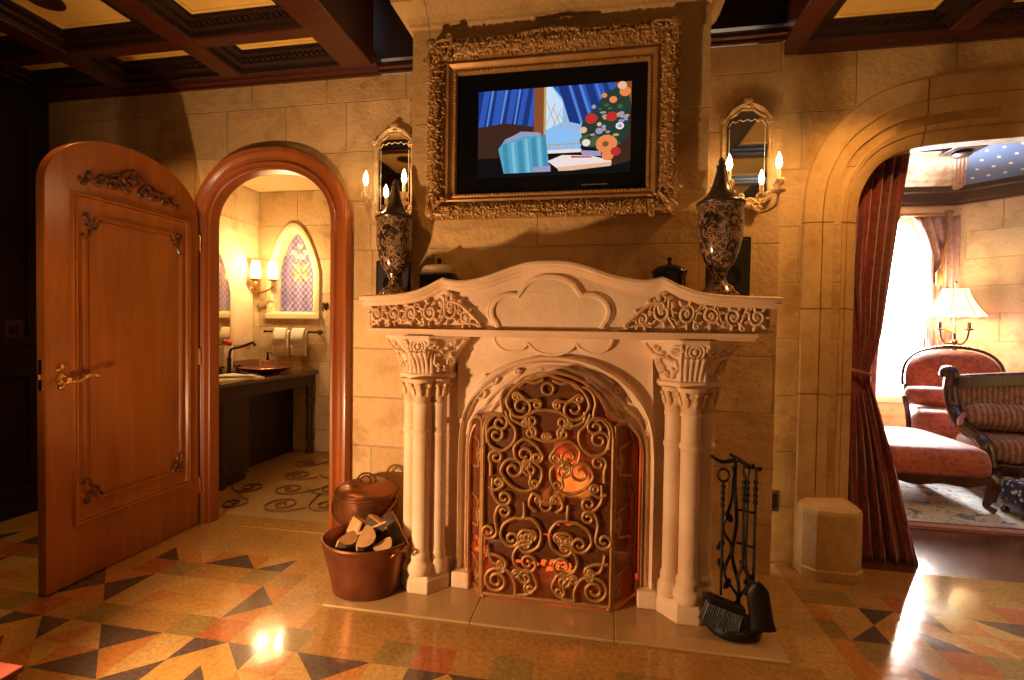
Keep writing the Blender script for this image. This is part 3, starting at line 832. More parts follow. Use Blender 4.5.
def flame_mat(name, lo, hi, z0, z1, s, volume=False):
    t = NT(name)
    sep = t.n('ShaderNodeSeparateXYZ'); t.l(t.obj(), sep.inputs[0])
    mr = t.n('ShaderNodeMapRange'); t.l(sep.outputs[2], mr.inputs[0]); mr.inputs[1].default_value = z0; mr.inputs[2].default_value = z1
    n = t.noise(9, 3)
    f = t.math('ADD', mr.outputs[0], t.math('MULTIPLY', t.math('SUBTRACT', n.outputs['Fac'], .5), .9), True)
    c = t.ramp(f, [(0, lo), (1, hi)])
    if volume:
        e = t.n('ShaderNodeEmission'); t.l(c, e.inputs[0]); e.inputs[1].default_value = s
        t.t.links.remove(t.out.inputs[0].links[0]); t.l(e.outputs[0], t.out.inputs[1])
    else: t.set(col=(0, 0, 0), ecol=c, es=s, rough=1)
    return t.m
FL = flame_mat('fire_flame', (1, .20, .018), (1, .030, .012), .38, .62, 38, True)
EMB = flame_mat('fire_ember', (1, .10, .015), (.6, .02, .01), .05, .2, 6)
ft = thing('fire', 'glowing orange red fire burning behind the brass screen', 'fire', (CX, 2.6, .19))
def flame(x, y, z, h, r, lean=0, ph=0):
    m = MB(); rows = []
    for i in range(15):
        t = i / 14
        rr = r * (math.sin(PI * min(1, t * .9 + .10)) ** .8) * (1 - t) ** .35 + .001
        cx_ = x + lean * t * t + .018 * math.sin(t * 5 + ph) * t; cy_ = y + .012 * math.cos(t * 4 + ph) * t
        rows.append([(cx_ + rr * math.cos(2 * PI * k / 14), cy_ + .7 * rr * math.sin(2 * PI * k / 14), z + h * t) for k in range(14)])
    m.loft(rows, closed=True, cap=True)
    part('flame', m, FL, ft)
for a in ((.085, 2.62, .36, .25, .105, -.02, 0), (.045, 2.60, .42, .30, .062, -.03, 1), (.15, 2.64, .34, .20, .055, .02, 2), (-.06, 2.66, .28, .13, .03, .02, 3), (.02, 2.64, .30, .16, .04, 0, 4)): flame(CX + a[0], *a[1:])
m = MB(); random.seed(11)
for k in range(38):
    x = CX + random.gauss(.02, .09); m.ell((x, 2.46 + random.uniform(-.02, .02), .055 + random.uniform(-.02, .012)), (random.uniform(.006, .02), .010, random.uniform(.004, .009)), None, 8, 4)
for k in range(8): m.ell((CX + .02 + random.uniform(-.06, .1), 2.485, random.choice((.20, .26)) + random.uniform(-.01, .01)), (random.uniform(.006, .018), .006, .004), None, 8, 4)
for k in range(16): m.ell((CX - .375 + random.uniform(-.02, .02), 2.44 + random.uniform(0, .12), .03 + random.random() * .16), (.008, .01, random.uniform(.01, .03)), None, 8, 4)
o = part('embers', m, EMB, ft); o['kind'] = 'stuff'

# ------------------------------------------------------------------ folding fire screen
SX, SY = -.226, 2.178
scr = thing('fire_screen', 'brass scrollwork folding fire screen standing in front of the fire', 'fire screen', (SX, SY, HZ))
SCB = mat('screen_brass', (.44, .235, .07), (.32, .155, .042), 25, .5, .3, bump=.001)
tm = NT('fine_wire_mesh')
w1 = tm.n('ShaderNodeTexNoise'); w1.inputs['Scale'].default_value = 60; tm.l(tm.obj(), w1.inputs[0])
tm.set(col=tm.ramp(w1.outputs['Fac'], [(.3, (.16, .06, .02)), (.7, (.28, .11, .035))]), rough=.5, metal=.5)
tr = tm.n('ShaderNodeBsdfTransparent'); mx = tm.n('ShaderNodeMixShader'); mx.inputs[0].default_value = .56
tm.l(tr.outputs[0], mx.inputs[1]); tm.l(tm.p.outputs[0], mx.inputs[2]); tm.l(mx.outputs[0], tm.out.inputs[0])
MESH = tm.m
HALF = [(.291, .0), (.291, .74), (.284, .79), (.262, .822), (.236, .83), (.214, .822), (.204, .85), (.212, .90), (.196, .945), (.166, .966), (.132, .962), (.10, .986), (.05, 1.002), (0, 1.02)]
hp = [HALF[0]] + [(v.x, v.y) for v in smooth_path([(x, z, 0) for x, z in HALF[1:]], 4)]
outl = [(-x, z) for x, z in hp] + [(x, z) for x, z in reversed(hp[:-1])]
Z0 = HZ + .018
m = MB(); m.prism([(SX + x, Z0 + z) for x, z in outl], 'y', SY + .009, SY + .011); part('mesh_panel', m, MESH, scr, smooth=False)
m = MB(); m.tube([(SX + x, SY, Z0 + z) for x, z in outl], .008, 6); m.tube([(SX - .291, SY, Z0), (SX + .291, SY, Z0)], .008, 6); part('panel_frame', m, SCB, scr)
for x in (-.285, .285):
    m = MB(); m.ell((SX + x, SY, HZ + .009), (.012, .012, .009)); part('foot', m, SCB, scr)
SCR = [
    ([(-.272, .70), (-.275, .78), (-.25, .82)], 0, .034, 1, -1), ([(-.272, .725), (-.255, .685), (-.20, .668), (-.15, .71), (-.143, .765), (-.17, .80), (-.19, .85)], .033, 0, -1, 1),
    ([(-.02, .995), (-.06, .98), (-.11, .985), (-.16, .945), (-.185, .89), (-.165, .845)], 0, .042, 1, 1), ([(-.165, .86), (-.16, .815), (-.11, .79), (-.07, .785)], 0, .022, 1, -1),
    ([(0, .86), (-.05, .855), (-.085, .835)], 0, .022, 1, 1), ([(-.02, .66), (-.05, .70), (-.10, .725), (-.145, .69), (-.145, .65)], .02, .035, -1, 1),
    ([(-.255, .55), (-.255, .60), (-.262, .625)], 0, .026, 1, -1), ([(-.05, .62), (-.02, .59), (-.03, .53), (-.09, .49), (-.16, .51), (-.205, .565), (-.20, .60)], .03, .04, 1, -1),
    ([(-.245, .54), (-.245, .47), (-.22, .43)], 0, .028, 1, 1), ([(-.222, .30), (-.232, .36), (-.222, .40)], .03, .026, -1, -1),
    ([(-.10, .44), (-.10, .37), (-.145, .36), (-.19, .33), (-.205, .28), (-.185, .245)], 0, .03, 1, 1), ([(-.10, .365), (-.055, .36), (-.02, .31), (-.03, .245), (-.07, .215)], 0, .028, 1, -1),
    ([(-.045, .40), (-.075, .43), (-.06, .48), (-.03, .47)], 0, .012, 1, -1), ([(-.075, .25), (-.12, .235), (-.145, .19), (-.13, .145), (-.10, .125)], .02, .035, 1, 1),
    ([(-.28, .19), (-.225, .185), (-.19, .17)], 0, .02, 1, -1), ([(-.135, .005), (-.135, .06), (-.165, .115), (-.215, .125)], 0, .052, 1, 1),
    ([(-.10, .60), (-.07, .57), (-.075, .53)], .016, .018, -1, 1), ([(-.265, .50), (-.235, .485), (-.205, .50)], 0, .018, 1, 1), ([(-.06, .31), (-.10, .31), (-.12, .29)], .018, .016, -1, 1),
    ([(-.13, .93), (-.09, .90), (-.05, .905)], .014, .016, 1, -1), ([(-.265, .23), (-.245, .155), (-.20, .145)], 0, .016, 1, -1), ([(-.115, .12), (-.085, .085), (-.09, .05)], .016, .018, 1, 1),
    ([(-.135, .01), (-.08, .02), (-.035, .06), (-.05, .11)], 0, .03, 1, 1), ([(-.08, .80), (-.06, .74), (-.015, .72)], .014, .016, 1, 1),
]
for pts, ra, rb, sa, sb in SCR:
    cc = cscroll(pts, ra * 1.3, rb * (1.3 if rb < .05 else 1.12), sa, sb, 1.4, 1.4 if rb < .05 else 1.8)
    for s in (1, -1):
        m = MB(); m.tube([(SX + s * x, SY - .003, Z0 + z) for x, z in cc], .0078, 6); part('scroll', m, SCB, scr)
for z, r in ((.43, .024), (.955, .026)):
    m = MB(); m.tube([(SX + r * math.cos(a * PI / 10), SY - .003, Z0 + z + r * math.sin(a * PI / 10)) for a in range(20)], .006, 6, closed=True); part('ring', m, SCB, scr)
for s in (-1, 1):
    x0, y0, x1, y1 = SX + s * .300, SY + .006, SX + s * .40, 2.335
    def Wp(t, z): return (x0 + (x1 - x0) * t, y0 + (y1 - y0) * t, Z0 + z)
    wh = lambda t: .80 + .03 * math.sin(PI * t) - .06 * t
    m = MB(); ts = [i / 10 for i in range(11)]
    m.loft([[Wp(t, 0), Wp(t, wh(t))] for t in ts]); mp = part('side_panel', m, MESH, scr, smooth=False)
    so = mp.modifiers.new('thick', 'SOLIDIFY'); so.thickness = .002
    m = MB(); m.tube([Wp(0, 0)] + [Wp(t, wh(t)) for t in ts] + [Wp(1, 0)], .008, 6); m.tube([Wp(0, 0), Wp(1, 0)], .008, 6); part('side_frame', m, SCB, mp)
    for zc, d in ((.70, 1), (.56, -1), (.42, 1), (.28, -1), (.13, 1)):
        m = MB()
        m.tube([Wp(min(.95, max(.05, .5 + (p[0]) * 5.4)), p[1]) for p in cscroll([(-.035 * d, zc - .055), (-.055 * d, zc - .01), (0, zc + .005), (.055 * d, zc + .02), (.035 * d, zc + .06)], .030, .030, -d, -d, 1.4, 1.4)], .006, 6); part('scroll', m, SCB, mp)
for s in (-1, 1):
    m = MB()
    for z in (.12, .45, .72): m.tube([(SX + s * .296, SY + .004, Z0 + z), (SX + s * .296, SY + .004, Z0 + z + .05)], .006, 6)
    part('hinge', m, SCB, scr)
# ------------------------------------------------------------------ copper log bin, kettle and firewood
bx, by = -1.075, 2.15
bk = thing('log_bucket', 'oval copper bucket filled with split firewood beside the fireplace', 'bucket', (bx, by, HZ))
m = MB()
m.lathe([(.001, .004), (.148, .004), (.152, 0), (.158, .004), (.168, .06), (.190, .15), (.205, .215), (.207, .232), (.213, .238), (.211, .246), (.204, .247), (.198, .235), (.180, .15), (.155, .05), (.13, .014), (.001, .012)], (bx, by, HZ), 40, 1, .84)
part('bin', m, COPPER_D, bk)
for s in (-1, 1):
    m = MB(); a = -.45 if s < 0 else PI - .45
    x, y = bx + .208 * math.cos(a), by + .166 * math.sin(a)
    tx_, ty_, nx_, ny_ = -math.sin(a), math.cos(a) * .84, math.cos(a), math.sin(a)
    m.tube(smooth_path([(x - .04 * tx_, y - .04 * ty_, HZ + .205), (x - .028 * tx_ + .018 * nx_, y - .028 * ty_ + .018 * ny_, HZ + .222), (x + .028 * tx_ + .018 * nx_, y + .028 * ty_ + .018 * ny_, HZ + .222), (x + .04 * tx_, y + .04 * ty_, HZ + .205)], 5), .006, 6)
    part('handle', m, COPPER, bk)
GL = 'split logs in the copper bucket'
LG = [((-1.16, 2.075, .24), (.35, -.25, .75), .20, .048, 'split log standing at the front of the copper bucket nearest the doorway', .3),
      ((-1.055, 2.085, .27), (.2, -.5, .6), .20, .055, 'large pale faced split log at the front middle of the copper bucket', 1.2),
      ((-.968, 2.12, .25), (.15, -.6, .5), .18, .045, 'split log leaning at the front of the bucket next to the stone column', .6),
      ((-1.10, 2.21, .285), (.9, .25, .4), .24, .05, 'pale split log lying in the middle of the copper bucket', -.3),
      ((-.99, 2.23, .29), (-.8, .2, .35), .24, .052, 'reddish split log lying at the back of the bucket by the column', .5),
      ((-.93, 2.19, .30), (-.6, .5, .5), .20, .042, 'small split log poking out of the bucket against the column', 1.4),
      ((-1.19, 2.20, .24), (.3, .3, .9), .20, .045, 'split log standing at the back of the bucket in front of the copper pot', .2)]
for p, d, L, r, lab, ang in LG: log('firewood_log', (p[0], p[1], p[2] - .03), d, L, r, lab, GL, CUT, BARK, True, ang)
px_, py_ = -1.245, 2.49
pot = thing('copper_pot', 'lidded copper ash pot with hanging bail handle behind the log bucket', 'pot', (px_, py_, 0))
m = MB()
m.lathe([(.001, .0), (.13, .0), (.14, .01), (.14, .12), (.147, .20), (.15, .215), (.162, .225), (.165, .24), (.166, .335), (.171, .34), (.171, .352), (.162, .356), (.155, .34), (.001, .34)], (px_, py_, 0), 36, 1, 1)
part('body', m, COPPER, pot)
m = MB(); m.lathe([(.164, .354), (.168, .358), (.165, .366), (.145, .383), (.10, .400), (.05, .410), (.001, .411)], (px_, py_, 0), 36); lid = part('lid', m, COPPER, pot)
m = MB(); m.tube([(px_ + .055 * math.cos(t), py_, .403 + .045 * math.sin(t)) for t in [PI * k / 12 for k in range(13)]], .006, 6); m.tube([(px_ + .03 * math.cos(t), py_ - .01, .406 + .03 * math.sin(t)) for t in [PI * k / 10 for k in range(11)]], .006, 6); part('lid_handle', m, COPPER, lid)
m = MB(); m.tube([(px_ - .178 * math.cos(t), py_ - .178 * math.sin(t) * .98, .325 - .11 * math.sin(t)) for t in [PI * k / 24 for k in range(25)]], .007, 6); part('bail_handle', m, COPPER, pot)
for s in (-1, 1):
    m = MB(); m.ell((px_ + s * .172, py_, .325), (.014, .02, .022)); part('ear', m, COPPER, pot)

# ------------------------------------------------------------------ fireside tools
tx, ty = .570, 2.145
ts = thing('fire_tool_stand', 'black wrought iron fireside tool stand with leafy vine stem', 'tool stand', (tx, ty, HZ))
m = MB(); m.lathe([(.001, 0), (.096, 0), (.108, .010), (.11, .024), (.103, .038), (.09, .042), (.08, .034), (.001, .030)], (tx - .005, ty, HZ), 32, 1, .92); part('base', m, IRON, ts)
m = MB(); m.tube(smooth_path([(tx + .005, ty + .02, .04), (tx + .02, ty + .02, .18), (tx - .01, ty + .02, .32), (tx + .005, ty + .02, .45), (tx - .005, ty + .02, .60), (tx - .005, ty + .02, .715)], 6), .0075, 8); part('stem', m, IRON, ts)
vine = smooth_path([(tx - .03, ty + .015, .04), (tx + .015, ty - .012, .14), (tx - .045, ty - .01, .25), (tx - .02, ty - .012, .36), (tx - .055, ty - .01, .44), (tx - .025, ty - .012, .56), (tx - .02, ty - .01, .70)], 8)
m = MB(); m.tube(vine, .006, 6); part('vine', m, IRON, ts)
m = MB(); m.tube(smooth_path([(tx + .035, ty + .02, .04), (tx + .01, ty, .13), (tx + .05, ty, .22), (tx + .02, ty + .01, .30)], 8), .006, 6); part('vine', m, IRON, ts)
for x, z, a in ((-.065, .37, .5), (-.035, .49, -.6), (-.035, .21, .4), (.01, .12, -.4), (.045, .235, .6), (-.06, .29, -.5)):
    m = MB(); R = Matrix.Rotation(a, 3, 'Y'); m.ell((tx + x, ty - .012, z), (.014, .005, .026), R, 8, 6); part('leaf', m, IRON, ts)
m = MB()
m.tube(smooth_path([(tx - .105, ty - .02, .735), (tx - .06, ty, .712), (tx, ty + .01, .720), (tx + .045, ty, .70), (tx + .074, ty - .02, .695)], 6), [.006 + .003 * math.sin(PI * k / 24) for k in range(25)], 6)
m.tube(smooth_path([(tx + .02, ty - .06, .712), (tx + .005, ty, .722), (tx - .015, ty + .06, .73)], 6), .007, 6)
m.ell((tx - .107, ty - .022, .738), (.009, .008, .008)); m.ell((tx + .076, ty - .022, .697), (.01, .008, .01)); m.ell((tx, ty + .005, .725), (.012, .012, .012)); m.ell((tx + .045, ty - .04, .712), (.007, .007, .01))
part('crossbar', m, IRON, ts)
def twist(m, x, y, z0, z1, n=4):
    for k in range(n): m.ell((x, y, z0 + (z1 - z0) * (k + .5) / n), (.010, .010, (z1 - z0) / n * .42))
bx_, by_ = tx - .063, ty - .03
br = thing('fire_brush', 'black hearth brush hanging at the left of the fire tool stand', 'brush', (bx_, by_, .06))
m = MB(); m.tube([(bx_, by_, .17), (bx_, by_, .64)], .0055, 6); twist(m, bx_, by_, .53, .63); part('handle', m, IRON, br)
m = MB(); m.tube([(bx_ + .022 * math.cos(t), by_, .665 + .026 * math.sin(t)) for t in [2 * PI * k / 16 for k in range(16)]], .0055, 6, closed=True); part('ring', m, IRON, br)
R = Matrix.Translation((bx_ + .012, by_ - .03, .145)) @ Matrix.Rotation(.30, 4, 'Y')
m = MB(); m.box(-.072, .072, -.022, .022, -.012, .02); m.xform(R); part('brush_head', m, IRON, br, bevel=.006)
m = MB(); random.seed(5)
for i in range(16):
    for j in range(5):
        x, y = -.066 + .132 * i / 15, -.018 + .036 * j / 4
        m.tube([(x, y, -.008), (x * 1.06 + random.uniform(-.003, .003), y * 1.2, -.098 + random.uniform(-.004, .004))], .0042, 4)
m.xform(R); o = part('bristles', m, BLACK, br); 
sx_, sy_ = tx + .058, ty - .040
sh = thing('fire_shovel', 'black ash shovel hanging at the right of the fire tool stand', 'shovel', (sx_, sy_, .04))
m = MB(); m.tube([(sx_, sy_, .24), (sx_, sy_, .695)], .0055, 6); twist(m, sx_, sy_, .55, .66); part('handle', m, IRON, sh)
m = MB(); rows = []
for i in range(13):
    t = i / 12; z = .255 - .18 * t; w_ = .041 * math.sin(min(1, t * 3.2 + .08) * PI / 2) * (1 if t < .75 else 1 + (t - .75) * .55)
    rows.append([(sx_ + .022 * t + .01 + w_ * u - .004, sy_ - .028 - .03 * t + .018 * u * u, z - .012 * abs(u) * t + .010 * u * t) for u in (-1, -.8, -.4, 0, .4, .8, 1)])
m.loft(rows); o = part('pan', m, IRON, sh); so = o.modifiers.new('thick', 'SOLIDIFY'); so.thickness = .004
kx, ky = tx + .018, ty - .05
tg = thing('fire_tongs', 'black log tongs hanging in the middle of the fire tool stand', 'tongs', (kx, ky, .2))
for s in (-1, 1):
    m = MB(); m.tube(smooth_path([(kx + s * .006, ky, .67), (kx + s * .007, ky, .50), (kx + s * .006, ky, .32), (kx + s * .022, ky, .26), (kx + s * .016, ky, .205), (kx + s * .004, ky, .19)], 5), .0055, 6)
    twist(m, kx + s * .006, ky, .56, .66); part('arm', m, IRON, tg)
for za, zb in ((.535, .525), (.40, .385)):
    m = MB(); m.tube([(kx - .03, ky, za), (kx + .035, ky, zb)], .005, 6); part('rivet_bar', m, IRON, tg)
m = MB(); m.tube(smooth_path([(kx - .006, ky, .67), (kx - .012, ky, .70), (kx, ky, .712), (kx + .012, ky, .70), (kx + .006, ky, .67)], 5), .005, 6); part('hook', m, IRON, tg)
# outlet on the archway wall
m = MB(); m.box(.905, .962, 2.822, 2.83, .29, .405); o = one('wall_outlet', m, mat('bronze_outlet', (.16, .09, .05), None, rough=.4, metal=.5), 'small bronze electrical outlet low on the wall right of the fire tools', 'outlet', bevel=.004)
m = MB(); m.box(.918, .949, 2.817, 2.823, .31, .385); part('socket', m, BLACK, o, bevel=.003)

# ------------------------------------------------------------------ television in a gilt frame
TX, TZc, TY = -.262, 2.215, 2.368
tv = thing('television', 'wall mounted television set in an ornate gilded picture frame', 'television', (TX, TY, 1.79))
X0_, X1_, Z0_, Z1_ = TX - .592, TX + .592, 1.790, 2.648     # outer
IX0, IX1, IZ0, IZ1 = TX - .447, TX + .455, 1.909, 2.487     # sight opening
fpf = [(0, 2.37), (0, 2.335), (.04, 2.318), (.10, 2.305), (.30, 2.300), (.42, 2.312), (.50, 2.326), (.60, 2.332), (.66, 2.322), (.72, 2.318), (.80, 2.330), (.84, 2.334), (.90, 2.330), (.97, 2.336), (1, 2.345), (1, 2.37)]
m = MB(); rows = []
for s, y in fpf:
    rows.append([(X0_ + (IX0 - X0_) * s, y, Z0_ + (IZ0 - Z0_) * s), (X1_ + (IX1 - X1_) * s, y, Z0_ + (IZ0 - Z0_) * s), (X1_ + (IX1 - X1_) * s, y, Z1_ + (IZ1 - Z1_) * s), (X0_ + (IX0 - X0_) * s, y, Z1_ + (IZ1 - Z1_) * s)])
m.loft(rows, closed=True)
fr = part('gilt_frame', m, GILT2, tv, smooth=False)
m = MB(); random.seed(21)
def fy(s):
    for (a, ya), (b, yb) in zip(fpf[1:-1], fpf[2:]):
        if a <= s <= b and b > a: return ya + (yb - ya) * (s - a) / (b - a)
    return 2.33
def side_pt(k, t, s):
    xa, xb, za, zb = X0_ + (IX0 - X0_) * s, X1_ + (IX1 - X1_) * s, Z0_ + (IZ0 - Z0_) * s, Z1_ + (IZ1 - Z1_) * s
    return [(xa + (xb - xa) * t, zb), (xb, za + (zb - za) * t), (xa + (xb - xa) * t, za), (xa, za + (zb - za) * t)][k]
for k in range(4):
    n = 78 if k % 2 == 0 else 56
    for i in range(n):
        t = (i + .5) / n
        for q in range(4):
            s = (.06, .21, .36, .50)[q] + random.uniform(-.05, .05)
            x, z = side_pt(k, t + random.uniform(-.4, .4) / n, s)
            a = random.uniform(0, PI) if q != 1 else (i % 4) * PI / 4
            m.ell((x, fy(s) - .001, z), (random.uniform(.010, .019), .008, random.uniform(.005, .009)), Matrix.Rotation(a, 3, 'Y'), 7, 4)
    nb = 60 if k % 2 == 0 else 42
    for i in range(nb):
        x, z = side_pt(k, (i + .5) / nb, .93); m.ell((x, 2.331, z), (.0065, .005, .0065), None, 6, 4)
part('carved_leaves', m, GILT, fr)
for cx_, cz_, sx2, sz2 in ((X0_, Z0_, 1, 1), (X1_, Z0_, -1, 1), (X0_, Z1_, 1, -1), (X1_, Z1_, -1, -1)):
    m = MB()
    f = lambda p: [(cx_ + sx2 * a, 2.297, cz_ + sz2 * b) for a, b in p]
    for pts in (cscroll([(.012, .10), (.016, .05), (.05, .016), (.11, .010)], .016, .016, -sx2 * sz2, sx2 * sz2), [(.012, .012), (.05, .05), (.085, .085)]):
        m.tube(f(pts), [.009 * (.5 + .5 * math.sin(PI * (i + 1) / (len(pts) + 1))) for i in range(len(pts))], 6)
    for q in range(20):
        m.ell((cx_ + sx2 * random.uniform(.006, .12), 2.297, cz_ + sz2 * random.uniform(.006, .10)), (.014, .010, .007), Matrix.Rotation(q * .7, 3, 'Y'), 7, 4)
    m.ell((cx_ + sx2 * .022, 2.296, cz_ + sz2 * .022), (.026, .014, .026), None, 10, 6)
    part('corner_ornament', m, GILT, fr)
for cz_, sg in ((Z1_ - .012, 1), (Z0_ + .012, -1)):
    m = MB()
    for s in (-1, 1):
        for q in range(11): m.ell((TX + s * .014 * q, 2.299, cz_ + sg * (.014 - .0015 * q)), (.014, .010, .008), Matrix.Rotation(q * .8, 3, 'Y'), 7, 4)
    part('crest_ornament', m, GILT, fr)
SCRB = NT('television_bezel'); SCRB.set(col=(.006, .006, .007), rough=.10, spec=.6, coat=.5); SCRB = SCRB.m
m = MB(); m.box(IX0 - .01, IX1 + .01, 2.347, 2.36, IZ0 - .01, IZ1 + .01); bz = part('bezel', m, SCRB, tv, smooth=False)
def scr_mat(n, c, s=1.0):
    t = NT('screen_' + n); t.set(col=(.004, .004, .005), ecol=c, es=s, rough=.06, coat=.6, coatr=.03); return t.m
SCRM = {k: scr_mat(k, c, .75) for k, c in dict(navy=(.012, .035, .20), blue=(.03, .10, .48), lblue=(.10, .25, .72), sky=(.28, .55, .95), pale=(.62, .80, 1), brown=(.26, .08, .025), dbrown=(.05, .02, .012), gold=(.55, .36, .12), green=(.06, .12, .05), dgreen=(.02, .045, .03), red=(.55, .03, .03), orange=(.85, .26, .08), peach=(.85, .50, .32), white=(.9, .78, .74), black=(.004, .004, .006), teal=(.10, .40, .58), tealD=(.06, .28, .44), tealL=(.22, .55, .72), lilac=(.35, .33, .55)).items()}
SK = list(SCRM)
m = MB(); lay = [0]
AX0, AX1, AZ0, AZ1 = -.605, .122, 1.985, 2.402
def S(u, v): return (AX0 + (AX1 - AX0) * (u - 137) / 678, AZ1 - (AZ1 - AZ0) * (v - 165) / 405)
def spoly(k, pts):
    lay[0] += 1; y = 2.3468 - .00003 * lay[0]
    m.mi = SK.index(k); m.face([(S(u, v)[0], y, S(u, v)[1]) for u, v in pts])
def sblob(k, u, v, r, r2=None, n=14): spoly(k, [(u + r * math.cos(2 * PI * i / n), v + (r2 or r) * math.sin(2 * PI * i / n)) for i in range(n)])
spoly('black', [(137, 165), (815, 165), (815, 570), (137, 570)])
spoly('navy', [(137, 165), (420, 165), (420, 470), (137, 470)])
for i, (k, a, b) in enumerate((('blue', 145, 175), ('lblue', 180, 192), ('blue', 205, 240), ('lblue', 243, 256), ('blue', 270, 300), ('lblue', 305, 316), ('blue', 325, 350), ('navy', 350, 368), ('blue', 370, 396))):
    spoly(k, [(a + 18, 165), (b + 18, 165), (b - 12, 330 + 12 * (i % 3)), (a - 8, 330 + 12 * (i % 3))])
spoly('dbrown', [(137, 335), (260, 318), (400, 345), (400, 480), (137, 480)])
spoly('brown', [(392, 165), (446, 165), (446, 420), (392, 420)]); spoly('gold', [(436, 165), (446, 165), (446, 420), (436, 420)])
spoly('sky', [(446, 165), (475, 165), (600, 330), (620, 365), (596, 468), (446, 468)]); spoly('pale', [(446, 165), (470, 165), (520, 240), (520, 330), (446, 360)])
for i in range(6):
    u = 446 + 28 * i
    spoly('gold', [(u, 230 + i * 30), (u + 3, 230 + i * 30), (u + 43, 340 + i * 8), (u + 40, 340 + i * 8)]); spoly('gold', [(u + 40, 240 + i * 26), (u + 43, 240 + i * 26), (u + 3, 340 + i * 12), (u, 340 + i * 12)])
for u in (462, 500, 538, 566): spoly('gold', [(u, 430), (u + 4, 430), (u + 4, 468), (u, 468)])
spoly('gold', [(446, 428), (605, 428), (605, 433), (446, 433)]); spoly('white', [(446, 455), (605, 455), (605, 470), (446, 470)])
spoly('blue', [(475, 165), (745, 165), (745, 330), (640, 370), (600, 330)])
for a, b in ((500, 540), (560, 585), (615, 650), (690, 712)): spoly('navy', [(a, 165), (b, 165), (b + 60, 345), (a + 50, 330)])
for a, b in ((545, 553), (590, 600), (660, 668)): spoly('lblue', [(a, 165), (b, 165), (b + 55, 335), (a + 52, 335)])
spoly('brown', [(745, 165), (815, 165), (815, 300), (745, 300)]); spoly('dbrown', [(720, 300), (815, 280), (815, 560), (720, 560)])
# window seat with turquoise cushions where the curtain meets the table
spoly('teal', [(232, 440), (262, 395), (335, 366), (415, 374), (452, 430), (468, 570), (262, 570)])
for a, b, k in ((250, 272, 'tealD'), (290, 303, 'tealL'), (318, 340, 'tealD'), (352, 364, 'tealL'), (380, 400, 'tealD'), (410, 418, 'tealL'), (428, 446, 'tealD')): spoly(k, [(a, 420 - (a - 250) * .18), (b, 416 - (b - 250) * .18), (b + 16, 568), (a + 14, 568)])
spoly('lilac', [(262, 398), (335, 362), (416, 370), (430, 384), (335, 384), (275, 412)])
spoly('lilac', [(392, 530), (470, 525), (470, 570), (392, 570)])
spoly('white', [(455, 505), (520, 480), (640, 487), (735, 515), (730, 540), (560, 548), (500, 540)]); spoly('peach', [(500, 535), (735, 520), (735, 535), (610, 552), (505, 552)]); spoly('lilac', [(600, 462), (690, 470), (690, 492), (610, 488)]); spoly('red', [(560, 486), (650, 492), (650, 498), (560, 494)])
sblob('dgreen', 705, 370, 105, 95, 18); sblob('dgreen', 745, 275, 70, 80, 16); sblob('green', 640, 420, 45, 30); sblob('dgreen', 770, 220, 35, 45)
random.seed(4)
for i in range(60):
    a, r = random.uniform(0, 2 * PI), random.uniform(0, 1) ** .5
    sblob(random.choice(('green', 'green', 'dgreen', 'lilac', 'gold', 'dbrown')), 715 + 95 * r * math.cos(a), 350 + 110 * r * math.sin(a), random.uniform(6, 15), random.uniform(5, 11), 8)
for k, u, v, r in (('red', 645, 322, 26), ('red', 732, 318, 24), ('orange', 788, 210, 24), ('peach', 775, 182, 20), ('orange', 738, 243, 17), ('orange', 700, 222, 12), ('orange', 712, 440, 46), ('brown', 708, 440, 14), ('white', 768, 362, 18), ('lilac', 768, 362, 9), ('peach', 612, 372, 16), ('white', 625, 430, 18), ('lilac', 680, 380, 16), ('orange', 718, 492, 26), ('red', 752, 475, 22), ('peach', 680, 350, 10)): sblob(k, u, v, r, r * .9)
spoly('black', [(240, 555), (560, 553), (740, 538), (815, 520), (815, 572), (137, 572), (137, 560)])
part('screen_picture', m, [SCRM[k] for k in SK], tv, smooth=False)
m = MB(); m.tube([(TX + .16, 2.346, IZ0 + .026), (TX + .28, 2.346, IZ0 + .026)], .003, 6); part('badge_strip', m, mat('silver_strip', (.5, .5, .5), None, rough=.3, metal=1), tv)

